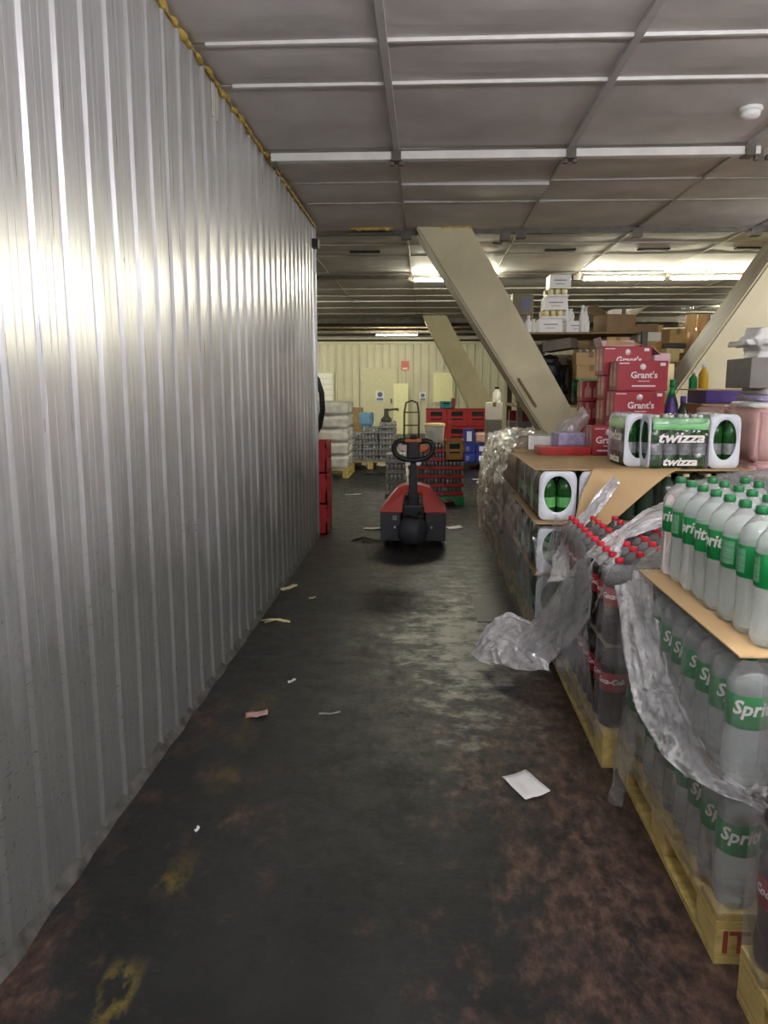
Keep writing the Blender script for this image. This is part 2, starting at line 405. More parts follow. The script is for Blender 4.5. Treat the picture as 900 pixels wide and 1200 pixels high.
# foam bead squeezed out along the top of the metal wall
m_ = MB(); pts, rs = [], []
for i in range(150):
    y = 2.6 + i * 0.0225
    pts.append((WX + 0.012 + 0.014 * noise.noise((y * 9, 1, 0)), y, 2.972 + 0.016 * noise.noise((y * 8, 9, 4))))
    rs.append(max(0.004, 0.011 + 0.016 * noise.noise((y * 12, 2, 8)) + 0.008 * noise.noise((y * 31, 2, 1))))
m_.tube(pts, rs, 8)
pts = [(WX + 0.02 + 0.01 * noise.noise((i, 3, 1)), 5.98 + i * 0.06, 2.965 + 0.012 * noise.noise((i * .7, 1, 1))) for i in range(26)]
m_.tube(pts, [0.012 + 0.01 * noise.noise((i * .9, 4, 1)) for i in range(26)], 7)
m_.tube([at(305, 183, 5.45), at(318, 188, 5.4), at(322, 189, 5.38)], [0.02, 0.016, 0.008], 7)
m_.build('foam_sealant', MT['foam'], wl)
MB().box(WX + 0.002, WX + 0.006, 4.02, 4.13, 2.80, 2.96).build('paper_sticker', mat('faded_sticker', (0.62, 0.58, 0.50), 0.6), wl)
MB().box(WX - 0.02, WX + 0.06, 7.40, 7.51, 2.76, 2.84, c=0.008).build('bracket', MT['black'], wl)

# back wall, corrugated cream cladding
vs, fs = [], []
pr = []
xx = -7.0
while xx < 10:
    pr += [(xx, 0), (xx + 0.16, 0), (xx + 0.18, -0.035), (xx + 0.225, -0.035)]; xx += 0.245
for z in (0, 2.86):
    for x, d in pr: vs.append((x, 25.0 + d, z))
L = len(pr)
fs = [(k, k + 1, L + k + 1, L + k) for k in range(L - 1)]
bw = struct(MB().add(vs, fs).build('wall_back', MT['backwall']))
MB().box(-7, 10, 24.92, 25.02, 2.84, 2.92).build('capping', MT['door'], bw)
struct(MB().box(-7, 10, 25.1, 25.25, 0, 4.4).build('wall_back_upper', MT['dark']))
dx0, dx1 = at(424, 440, 24.9).x, at(463, 440, 24.9).x
d = struct(MB().box(dx0, dx1, 24.88, 24.96, 0, 2.03).build('door_1', MT['door']))
MB().box(dx0 - 0.05, dx1 + 0.05, 24.84, 24.97, 2.03, 2.09).box(dx0 - 0.05, dx0, 24.86, 24.97, 0, 2.03).box(dx1, dx1 + 0.05, 24.86, 24.97, 0, 2.03).build('frame', MT['backwall'], d)
MB().box(dx1 - 0.14, dx1 - 0.10, 24.82, 24.88, 0.98, 1.12).build('handle', MT['steel'], d)
wn = struct(link('window_1', None, None, (0, 0, 0)))
a, b2 = at(366, 437, 24.9), at(390, 476, 24.9)
MB().box(a.x - 0.05, b2.x + 0.05, 24.9, 24.96, b2.z - 0.05, a.z + 0.05).build('window_frame', MT['door'], wn)
n = 6
for i in range(n):
    z0 = b2.z + i * (a.z - b2.z) / n
    vs = [(a.x, 24.86, z0), (b2.x, 24.86, z0), (b2.x, 24.895, z0 + (a.z - b2.z) / n * 0.93), (a.x, 24.895, z0 + (a.z - b2.z) / n * 0.93)]
    vs += [(x, y + 0.012, z) for x, y, z in vs]
    MB().add(vs, [(0, 1, 2, 3), (7, 6, 5, 4), (0, 4, 5, 1), (1, 5, 6, 2), (2, 6, 7, 3), (3, 7, 4, 0)]).build('slat', MT['louver'], wn)
wn2 = struct(link('window_2', None, None, (0, 0, 0)))
a, b2 = at(508, 437, 24.9), at(530, 471, 24.9)
MB().box(a.x - 0.08, b2.x + 0.08, 24.9, 24.96, b2.z - 0.06, a.z + 0.08).build('window_frame', MT['backwall'], wn2)
MB().box(a.x, b2.x, 24.87, 24.90, b2.z, a.z).build('panel', MT['hatch'], wn2)
def sign(u0, u1, v0, v1, wall, y, red):
    a, b = at(u0, v0, 24.8), at(u1, v1, 24.8)
    W, Hh = b.x - a.x, a.z - b.z
    o = MB().box(a.x, b.x, y, 24.99, b.z, a.z).build('notice', MT['signred'] if red else MT['paper'], wall)
    if red: MB().box(a.x + W * .18, b.x - W * .18, y - 0.006, y, b.z + Hh * .12, b.z + Hh * .30).build('pale_band', MT['print_'], o)
    else:
        m = MB().lathe([(0, W * .30), (0.006, W * .30)], 20)
        m.v = [(a.x + W / 2 + p, y - q2, b.z + Hh * .64 + q) for p, q, q2 in m.v]
        m.build('pictogram', MT['signblue'], o)
        MB().box(a.x + W * .12, b.x - W * .12, y - 0.006, y, b.z + Hh * .06, b.z + Hh * .30).build('text_band', MT['signblue'], o)
sign(470, 479, 423, 434, bw, 24.94, True)
sign(440, 450, 458, 470, d, 24.86, False)
sign(491.5, 499, 460, 469.5, bw, 24.94, False)
# a lighter plain leaf standing against the wall
m0, m1 = at(461, 450, 24.6), at(478, 520, 24.6)
t = thing('door_leaf', 'plain pale yellow door leaf standing against the corrugated back wall', 'door', (m0.x, 24.70, 0))
MB().box(0, m1.x - m0.x, 0, 0.05, 0, 1.6, c=0.008).build('leaf', MT['hatch'], t)
MB().box(0.06, 0.16, -0.04, 0, 0.78, 0.82).build('handle', MT['black'], t)

# ------------------------------------------------------------------ ceiling: separate boards, bars
ce = struct(MB().box(-7, 10, -5, 17.6, CZ + 0.10, CZ + 0.2).build('ceiling', MT['dark']))
ROWS = [-5, -3.9, -2.8, -1.7, -0.6, 0.5, 1.6, 2.65, 3.18, 3.70, 4.19, 5.29, 6.1, 6.75, 7.9, 8.65, 9.35, 10.7, 11.5, 12.4, 13.3, 14.1, 15.2, 16.4, 17.6]
XS = [-0.2 + 1.115 * k for k in range(-6, 10)]
rowmesh = {}
for i in range(len(ROWS) - 1):
    g = 0.007
    Ly = ROWS[i + 1] - ROWS[i] - g * 2; Lx = 1.115 - g * 2
    # boards sag between their bars
    vs, fs = [], []
    for z in (0, 1):
        for a in range(5):
            for c in range(5):
                sag = -0.012 * (1 - ((a - 2) / 2) ** 2) * (1 - ((c - 2) / 2) ** 2)
                vs.append((Lx * (a / 4 - .5), Ly * (c / 4 - .5), (0.03 if z else 0) + sag))
    for a in range(4):
        for c in range(4):
            q = a * 5 + c
            fs += [(q, q + 1, q + 6, q + 5), (25 + q, 25 + q + 5, 25 + q + 6, 25 + q + 1)]
    rim = [k * 5 for k in range(5)] + [20 + k for k in range(1, 5)] + [k * 5 + 4 for k in range(3, -1, -1)] + [3, 2, 1]
    for k in range(len(rim)):
        p, q = rim[k], rim[(k + 1) % len(rim)]; fs.append((p, q, 25 + q, 25 + p))
    me = MB().add(vs, fs, smooth=False).mesh('panel', MT['ceil'])
    for j, x in enumerate(XS[:-1]):
        if x < -2.5 and ROWS[i + 1] < 7.6: continue
        if ROWS[i + 1] < 2.0 and (x < -1.4 or x > 4): continue
        o = link('panel', me, ce, (x + 1.115 / 2, (ROWS[i] + ROWS[i + 1]) / 2, CZ))
        o.rotation_euler = (rnd.gauss(0, 0.006), rnd.gauss(0, 0.005), 0)
        if i == 12 and j == 6: o.rotation_euler = (0.055, 0.01, 0); o.location.z -= 0.012
        if i == 11 and j == 8: o.rotation_euler = (-0.02, 0.01, 0)
tb = struct(link('trim_1', None))
for y, m, hgt in [(2.65, 'bar', .008), (3.18, 'barold', .008), (3.70, 'bar', 0.008), (4.19, 'bar', 0.008), (6.1, 'barold', 0.002), (6.75, 'barold', 0.002), (8.65, 'barold', .004), (9.35, 'barold', .004), (12.4, 'barold', .008), (13.3, 'barold', .008), (14.1, 'bar', .012), (15.2, 'barold', .012), (16.4, 'barold', .012)]:
    o = MB().box(-1.0 if y < 7.5 else -6.5, 9.5, -0.010, 0.010, -hgt - 0.008, 0.0).build('bar', MT[m], tb, (0, y, CZ)); o.rotation_euler = (0, 0.0, 0.004)
for k, x in enumerate(XS[1:-1]):
    if x < -1.1: y1 = 7.7
    else: y1 = -1
    for (a, b) in ((y1, 5.25), (5.33, 7.85), (7.95, 10.65), (10.75, 17.5)):
        if b <= y1: continue
        a = max(a, y1)
        wd = 0.019 if b < 6 else 0.009
        MB().box(x - wd, x + wd, a, b, CZ - 0.022 if b < 6 else CZ - 0.012, CZ + 0.0, c=0.003).build('bar', MT['barold'] if b > 5.3 else MT['bargrey'], tb)
# dark cross beams under the ceiling
for y, z0, nm in ((7.92, CZ - 0.045, 'trim_2'), (10.95, CZ - 0.05, 'trim_3'), (17.5, CZ - 0.12, 'trim_4')):
    o = struct(MB().box(-1.0 if y < 7 else -6.8, 9.8, y - 0.03, y + 0.03, z0, CZ + 0.05, c=0.004).build(nm, MT['steel']))
bits = MB()
for x in (-0.2, 0.915, 2.03, 3.15, 4.26):
    bits.box(x - 0.03, x + 0.03, 5.24, 5.34, CZ - 0.085, CZ - 0.02)
    for y in (7.9, 10.93): bits.box(x - 0.05, x + 0.05, y - 0.05, y + 0.05, CZ - 0.09, CZ - 0.03)
bits.build('hanger', MT['steel'], tb)
# vents (dark slots cut in the boards)
for u, v in ((655, 297.5), (764, 295.5), (878, 292), (428, 303)):
    p = at(u, v, 9.05); q = Vector((p.x, 9.0, CZ))
    MB().box(q.x - 0.17, q.x + 0.17, 8.96, 9.04, CZ - 0.028, CZ - 0.006).build('vent_slot', MT['dark'], ce)
# foam smears where the braces go through the boards
for u0, u1, v in ((412, 462, 268), (517, 551, 267)):
    a, b = at(u0, v, 7.86), at(u1, v, 7.86)
    MB().tube([(a.x + (b.x - a.x) * i / 14, 7.74 + 0.02 * noise.noise((i, 2, u0)), CZ - 0.012 + 0.014 * noise.noise((i * .8, u0, 1))) for i in range(15)], [0.022 + 0.015 * noise.noise((i * 1.1, u0, 5)) for i in range(15)], 7).build('foam_sealant', MT['foam'], ce)
# higher dark roof beyond the boards, with rafters and pipes
rf = struct(MB().box(-7, 10, 17.6, 26, 3.75, 3.9).box(-7, 10, 17.55, 17.62, 3.0, 3.9).build('roof_far', MT['dark']))
for i, (y, z, r) in enumerate(((18.6, 3.12, .09), (20.2, 3.08, .07), (23.0, 3.05, .10))):
    MB().box(-7, 10, y - r, y + r, z, z + 0.2).build('rafter', MT['pipe'], rf)
for i, (y, z, r, m) in enumerate(((19.2, 2.97, .035, 'pipe'), (21.0, 3.0, .03, 'pipe'), (21.6, 2.86, .025, 'bar'), (24.3, 2.98, .05, 'barold'), (23.7, 3.12, .04, 'pipe'))):
    MB().tube([(-6.5, y, z), (9.5, y, z)], r, 10).build('pipe', MT[m], rf)

# ------------------------------------------------------------------ lights
def batten(label, x0, x1, y, z, lit, rz=0.0, group=None, sag=0.0):
    t = thing('fluorescent_light', label, 'light', ((x0 + x1) / 2, y, z), rz, group)
    L = (x1 - x0) / 2
    MB().box(-L, L, -0.028, 0.028, 0.0, 0.045, c=0.005).build('housing', MT['bar'], t)
    MB().tube([(-L + 0.03, 0, -0.024), (L - 0.03, 0, -0.024)], 0.016, 12).build('tube', lit, t)
    for s in (-1, 1):
        MB().box(s * (L - 0.015) - 0.015, s * (L - 0.015) + 0.015, -0.016, 0.016, -0.045, 0.0, c=0.003).build('lamp_holder', MT['white'], t)
    return t
ZL = CZ - 0.075
batten('lit fluorescent tube in the mid row, partly behind the nearer cream brace', -0.19, 0.97, 10.75, ZL, MT['tube_mid'])
batten('lit fluorescent tube above the white box stack, left of the bright pair', 2.07, 3.17, 10.75, ZL, MT['tube_mid'], 0.01)
batten('lit fluorescent tube at the end of the bright pair, beside the grey brace', 3.22, 4.36, 10.75, ZL, MT['tube_mid'], 0.01)
batten('lone lit fluorescent tube hanging before the cream back wall', at(440, 393, 21.9).x, at(490, 393, 21.9).x, 21.9, 2.93, MT['tube_far'])
for i, (x, y) in enumerate(((-4.6, 12.0), (-5.0, 17.0), (6.6, 20.0), (5.6, 15.0), (-5.2, 22.0))):
    batten('added lit fluorescent tube over a far bay of the hall, %s bay' % ['first', 'second', 'third', 'fourth', 'fifth'][i], x, x + 1.15, y, ZL if y < 17 else 2.93, MT['tube_far'], group='added lamps over the far bays')  # tubes added out of view to light the far bays and back wall
for i, (x, y) in enumerate(((0.0, 0.9), (1.3, 0.9), (2.6, 1.3), (0.2, -1.9), (3.9, 3.4), (3.75, 6.0))):
    batten('unseen lit fluorescent tube over the near end of the hall, %s along the run' % ['first', 'second', 'third', 'fourth', 'fifth', 'sixth'][i], x, x + 1.15, y, ZL - 0.45, MT['tube_near'], group='lamps over the near end')  # tubes out of view; the last is added to brighten the right-hand clutter
# unlit row of battens in view
for (x0, x1, lb) in ((-1.02, -0.215, 'unlit ceiling batten meeting the top of the metal wall'), (-0.185, 0.90, 'unlit ceiling batten in the middle of the near row'), (0.93, 2.10, 'unlit ceiling batten below the smoke detector'), (2.14, 3.3, 'unlit ceiling batten cut off by the frame edge')):
    t = thing('fluorescent_light', lb, 'light', ((x0 + x1) / 2, 5.29, CZ - 0.075), 0.006)
    L = (x1 - x0) / 2
    MB().box(-L, L, -0.035, 0.035, 0.0, 0.05, c=0.006).build('housing', MT['bar'], t)
    for s in (-1, 1): MB().box(s * (L - 0.015) - 0.014, s * (L - 0.015) + 0.014, -0.02, 0.02, -0.03, 0.0, c=0.003).build('lamp_holder', MT['steel'], t)
# smoke detector
p = at(880, 123, 4.62)
t = thing('smoke_detector', 'round white smoke detector on the near ceiling board', 'smoke detector', (p.x, p.y, CZ - 0.012))
MB().lathe([(0, 0.062), (-0.012, 0.064), (-0.022, 0.058)], 24).build('base', MT['white'], t)
MB().lathe([(-0.022, 0.05), (-0.04, 0.052), (-0.052, 0.044), (-0.06, 0.02)], 24).build('head', MT['white'], t)
# loose broken clip hanging below the dark beam
p = at(592, 280, 7.8)
t = thing('junction_box', 'small dark junction box hanging under the beam right of the brace', 'junction box', (p.x, 7.84, CZ - 0.055))
MB().box(-0.05, 0.05, -0.05, 0.03, -0.07, 0.01, c=0.008).build('box', MT['steel'], t)
MB().tube([(0.0, 0, -0.06), (-0.05, -0.03, -0.10), (-0.12, -0.03, -0.09)], 0.008, 6).build('cable', MT['black'], t)

# ------------------------------------------------------------------ braces of the roof trusses
def brace(name, top0, top1, bot0, bot1, y, D, zt, zb, label, side=None):
    t = thing(name, label, 'brace', ((bot0 + bot1) / 2, y + D / 2, zb))
    ox, oy, oz = t.location
    m = MB(); ch = 0.02
    poly = [(bot0 - ox, zb - oz), (bot1 - ox, zb - oz), (top1 - ox, zt - oz), (top0 - ox, zt - oz)]
    bm = bmesh.new()
    vs = [bm.verts.new((x, yy - oy, z)) for yy in (y, y + D) for x, z in poly]
    for f in [(0, 1, 2, 3), (7, 6, 5, 4)] + [(i, 4 + i, 4 + (i + 1) % 4, (i + 1) % 4) for i in range(4)]: bm.faces.new([vs[i] for i in f])
    bmesh.ops.recalc_face_normals(bm, faces=bm.faces[:])
    bmesh.ops.bevel(bm, geom=bm.edges[:], offset=ch, segments=2, affect='EDGES')
    me = bpy.data.meshes.new('beam'); bm.to_mesh(me); bm.free()
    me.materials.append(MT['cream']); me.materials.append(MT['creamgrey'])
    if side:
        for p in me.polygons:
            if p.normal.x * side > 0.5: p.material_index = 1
    link('beam', me, t)
    return t
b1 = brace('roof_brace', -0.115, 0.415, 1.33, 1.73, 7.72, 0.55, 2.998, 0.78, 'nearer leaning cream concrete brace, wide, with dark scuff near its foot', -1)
MB().box(-0.50, 0.55, -0.28, 0.30, -0.78, 0.16, c=0.03).build('foot', MT['cream'], b1)
m = MB()
for i in range(9):
    m.tube([(-0.62 + 0.02 * i, -0.285, 0.78 - 0.03 * i), (-0.60 + 0.02 * i, -0.288, 0.74 - 0.03 * i)], 0.012 + 0.006 * noise.noise((i, 1, 1)), 6)
m.build('scuff_marks', MT['cardd'], b1)
m = MB(); m.tube([(-1.66 + 0.55 * i / 14, -0.295, 2.19 + 0.012 * noise.noise((i * 1.3, 2, 2))) for i in range(15)], [0.022 + 0.014 * noise.noise((i * 1.7, 7, 1)) for i in range(15)], 7)
brace('roof_brace', -0.09, 0.42, 1.35, 1.95, 16.8, 0.5, 2.998, 0.25, 'farther leaning pale cream brace in front of the back wall', None)
b3 = brace('roof_brace', 3.42, 4.9, 1.95, 3.30, 7.6, 0.55, 2.998, 0.75, 'broad cream brace leaning right with grey shade painted on its side, at frame edge', -1)
MB().box(-0.5, 0.6, -0.28, 0.28, -0.75, 0.1, c=0.03).build('foot', MT['cream'], b3)

# ------------------------------------------------------------------ pallets
def pallet(x0, y0, lx, ly, label, group='wooden pallets along the aisle', h=0.144):
    """boards run across (x), bearers run along the aisle (y)"""
    t = thing('wooden_pallet', label, 'pallet', (x0 + lx / 2, y0 + ly / 2, 0), 0, group)
    nb = max(6, round(ly / 0.17)); bw_ = 0.115
    me = None
    for k in range(nb):
        y = -ly / 2 + bw_ / 2 + k * (ly - bw_) / (nb - 1)
        if me is None: me = MB().box(-lx / 2, lx / 2, -bw_ / 2, bw_ / 2, h - 0.022, h, c=0.003).mesh('deck_board', MT['woodx'])
        o = link('deck_board', me, t, (0, y, rnd.uniform(-0.001, 0.001))); o.rotation_euler = (0, 0, rnd.gauss(0, 0.004))
    sm = MB().box(-0.05, 0.05, -ly / 2, ly / 2, h - 0.044, h - 0.022, c=0.002).mesh('stringer', MT['wood'])
    bm_ = MB().box(-0.05, 0.05, -ly / 2, ly / 2, 0.0, 0.022, c=0.002).mesh('bottom_board', MT['wood'])
    km = MB().box(-0.05, 0.05, -0.07, 0.07, 0.022, h - 0.044, c=0.003).mesh('block', MT['woodx'])
    for x in (-lx / 2 + 0.05, 0, lx / 2 - 0.05):
        link('stringer', sm, t, (x, 0, 0)); link('bottom_board', bm_, t, (x, 0, 0))
        for y in (-ly / 2 + 0.07, 0, ly / 2 - 0.07): link('block', km, t, (x, y, 0))
    return t
def text_mesh(body, size, shear=0.0, ext=0.0008, bold=0.0, sx=1.0):
    cu = bpy.data.curves.new('t', 'FONT'); cu.body = body; cu.size = size; cu.align_x = 'CENTER'; cu.align_y = 'CENTER'
    cu.shear = shear; cu.extrude = ext; cu.offset = bold; cu.resolution_u = 2
    o = bpy.data.objects.new('t', cu); COL.objects.link(o)
    dg = bpy.context.evaluated_depsgraph_get(); dg.update()
    me = bpy.data.meshes.new_from_object(o.evaluated_get(dg))
    bpy.data.objects.remove(o); bpy.data.curves.remove(cu)
    for v in me.vertices: v.co.x *= sx
    me.name = 'lettering'; me.materials.clear()
    return me
def bend(me, r, z):   # wrap lettering (x,y) round a vertical cylinder, reading from -y
    for v in me.vertices:
        a = v.co.x / r; rr = r + v.co.z
        v.co = Vector((rr * math.sin(a), -rr * math.cos(a), z + v.co.y))
    return me
def stand(me):        # lettering to a vertical plane facing -y
    for v in me.vertices: v.co = Vector((v.co.x, -v.co.z, v.co.y))
    return me

pallet(0.770, 0.42, 1.1, 1.285, 'nearest wooden pallet under the cola load, cut off by the frame')
pB = pallet(0.755, 1.815, 1.1, 1.0, 'yellowish wooden pallet with red stamp carrying the clear lemonade bottles')
st = text_mesh('IT', 0.085, 0, 0.0006, 0.002); st.materials.append(MT['stamp']); stand(st)
link('stamp', st, pB, (-0.50, -0.503, 0.062))
pallet(0.70, 2.85, 1.1, 1.18, 'wooden pallet under the wrapped cola bottles')
pallet(0.645, 4.22, 1.1, 1.15, 'wooden pallet under the green soda packs and torn cardboard')
pallet(0.63, 5.44, 1.1, 1.1, 'wooden pallet under the crumpled film below the maroon cartons')
pallet(0.63, 6.62, 1.1, 1.0, 'farthest wooden pallet of the aisle row, before the brace')

# ------------------------------------------------------------------ two-litre bottles
def lemonade():
    body = MB().lathe([(0.004, 0.030), (0.0, 0.042), (0.006, 0.049), (0.02, 0.0525), (0.05, 0.0535), (0.14, 0.0525), (0.150, 0.0515), (0.235, 0.0515), (0.245, 0.053), (0.258, 0.0525), (0.275, 0.046), (0.292, 0.034), (0.306, 0.021), (0.314, 0.0145), (0.322, 0.014)], 28)
    t = body.build('soda_bottle', MT['pet'])
    l = MB().lathe([(0.150, 0.0518), (0.152, 0.0525), (0.233, 0.0525), (0.235, 0.0518)], 28, cap=False).build('label', MT['glabel'], t)
    tx = bend(text_mesh('Sprite', 0.050, 0.22, 0.0006, 0.0012), 0.0529, 0.203); tx.materials.append(MT['print_']); link('lettering', tx, l)
    n = 12; vs = []; fs = []
    for i in range(n + 1):
        a = math.radians(105 + 75 * i / n)
        for z in (0.163, 0.226): vs.append((0.0532 * math.sin(a), -0.0532 * math.cos(a), z))
    fs = [(2 * i, 2 * i + 2, 2 * i + 3, 2 * i + 1) for i in range(n)]
    MB().add(vs, fs).build('fact_panel', MT['glabel2'], l)
    MB().lathe([(0.316, 0.0165), (0.318, 0.017), (0.334, 0.0165), (0.336, 0.015)], 20).build('cap', MT['gcap'], t)
    return freeze(t)
def cola():
    t = MB().lathe([(0.004, 0.030), (0.0, 0.042), (0.006, 0.049), (0.02, 0.053), (0.06, 0.0535), (0.10, 0.050), (0.135, 0.049), (0.15, 0.051), (0.225, 0.051), (0.24, 0.0535), (0.255, 0.0525), (0.262, 0.050)], 28).build('cola_bottle', MT['cola'])
    MB().lathe([(0.2622, 0.050), (0.275, 0.045), (0.292, 0.034), (0.306, 0.021), (0.314, 0.0145), (0.322, 0.014)], 28, cap=False).build('shoulder', MT['petair'], t)
    l = MB().lathe([(0.150, 0.0513), (0.152, 0.052), (0.223, 0.052), (0.225, 0.0513)], 28, cap=False).build('label', MT['rlabel'], t)
    tx = bend(text_mesh('Coca-Cola', 0.030, 0.32, 0.0006, 0.0008), 0.0523, 0.192); tx.materials.append(MT['print_']); link('lettering', tx, l)
    MB().lathe([(0.316, 0.0165), (0.318, 0.017), (0.334, 0.0165), (0.336, 0.015)], 20).build('cap', MT['rcap'], t)
    return freeze(t)
lem = lemonade(); used = [False]
def put(proto, flag, loc, rz, label, group, cat='bottle'):
    if not flag[0]:
        flag[0] = True; proto.location = loc; proto.rotation_euler = (0, 0, rz); tag(proto, label, cat, group); return proto
    o = dup(proto, loc, rz, label, group); o['category'] = cat; return o
BD = 0.1085
zl = [0.145, 0.487, 0.832]
names = ['bottom', 'second', 'top']
for L_ in (2, 1, 0):
    for ix in range(6 if L_ == 2 else 2):
        for iy in range(8 if L_ == 2 else 9):
            if L_ < 2 and ix == 1 and iy > 5: continue
            x = (0.875 if L_ == 2 else 0.815) + ix * BD; y = (1.905 if L_ == 2 else 1.875) + iy * BD
            if L_ == 2:
                if ix >= 4 and iy < 5: continue
                if ix == 3 and iy < 2: continue
                if ix == 5 and iy < 6: continue
            rz = rnd.choice([-1.2, -0.7, -0.2, 0.4, 1.9]) if L_ == 2 else rnd.choice([-0.1, 0.05, -0.2, 0.15])
            if L_ == 2 and ix == 0: rz = [1.9, 2.1, 2.4, -1.25, -1.5, -1.1, 2.2, -1.3][iy]
            if ix == 0:
                lb = 'wrapped lemonade bottle beside the aisle, %s from the front, %s layer' % (ORD[iy], names[L_])
                if L_ == 2: lb = 'lemonade bottle along the aisle edge of the open cardboard, %s from the front' % ORD[iy]
                gp = 'clear lemonade bottles'
            else:
                lb = ('lemonade bottle on the open cardboard, %s row in, %s from the front' % (ORD[ix], ORD[iy])) if L_ == 2 else 'clear lemonade bottle behind the outer row of the %s wrapped layer' % names[L_]
                gp = 'clear lemonade bottles' if L_ == 2 else 'inner lemonade bottles of the %s wrapped layer' % names[L_]
            put(lem, used, (x + rnd.uniform(-.002, .002), y, zl[L_]), rz, lb, gp)
# cardboard layer sheets
def sheet(name, label, poly, z, th=0.004, curl=0.0, seed=0, m='card', cat='cardboard', nx=24):
    """flat cardboard sheet with a slight wave; poly is a rectangle x0,x1,y0,y1"""
    x0, x1, ya, yb = poly; vs, fs = [], []
    for top in (0, 1):
        for i in range(nx + 1):
            for j in range(nx + 1):
                x = x0 + (x1 - x0) * i / nx; y = ya + (yb - ya) * j / nx
                dz = curl * noise.noise((x * 3, y * 3, seed))
                vs.append((x, y, z + dz + (th if top else 0)))
    S = nx + 1; O = S * S
    for i in range(nx):
        for j in range(nx):
            q = i * S + j; fs += [(q, q + 1, q + S + 1, q + S), (O + q, O + q + S, O + q + S + 1, O + q + 1)]
    for k in range(nx):
        for a, b in ((k, k + 1), (nx * S + k, nx * S + k + 1), (k * S, (k + 1) * S), (k * S + nx, (k + 1) * S + nx)): fs.append((a, b, O + b, O + a))
    o = MB().add(vs, fs).build(name, MT[m]); return tag(o, label, cat)
sheet('cardboard_sheet', 'flat brown cardboard sheet under the standing lemonade bottles', (0.762, 1.86, 1.815, 2.715), 0.826, 0.004, 0.002)
sheet('cardboard_sheet', 'thin cardboard layer between the two wrapped lemonade layers', (0.762, 1.86, 1.82, 2.80), 0.483, 0.003, 0.0, m='cardg')

col = cola(); usedc = [False]
for L_ in (1, 0):
    for ix in range(6 if L_ else 1):
        for iy in range(10):
            if L_ and ix > 2 and iy < 3: continue
            if L_ and ix > 0 and iy < 1: continue
            x = 0.752 + ix * BD; y = 2.935 + iy * BD
            if ix == 0: lb, gp = 'dark cola bottle beside the aisle, %s from the front, %s layer' % (ORD[iy], ['bottom', 'upper'][L_]), 'cola bottles of the wrapped load'
            else: lb, gp = 'cola bottle with red cap, %s row in, %s from the front' % (ORD[ix], ORD[iy]), 'cola bottles of the wrapped load'
            put(col, usedc, (x, y, zl[L_]), rnd.choice([-0.9, -0.6, -0.4]), lb, gp, 'cola bottle')
sheet('cardboard_sheet', 'thin cardboard layer between the two wrapped cola layers', (0.70, 1.75, 2.87, 4.0), 0.483, 0.003, 0.0, m='cardg')
# nearest pallet at the frame's edge
for L_ in (1, 0):
    for iy in range(5):
        for ix in range(2):
            if ix and iy: continue
            lb = 'cola bottle on the nearest pallet, %s from its far end, %s layer' % (ORD[iy] if not ix else 'inner', ['bottom', 'upper'][L_])
            put(col, usedc, (0.828 + ix * BD, 1.645 - iy * BD, zl[L_]), -0.7 + 0.2 * iy, lb, 'cola bottles of the nearest pallet', 'cola bottle')
sheet('cardboard_sheet', 'thin cardboard layer between cola bottles of the nearest pallet', (0.775, 1.7, 1.0, 1.70), 0.483, 0.003, 0.0, m='cardg')

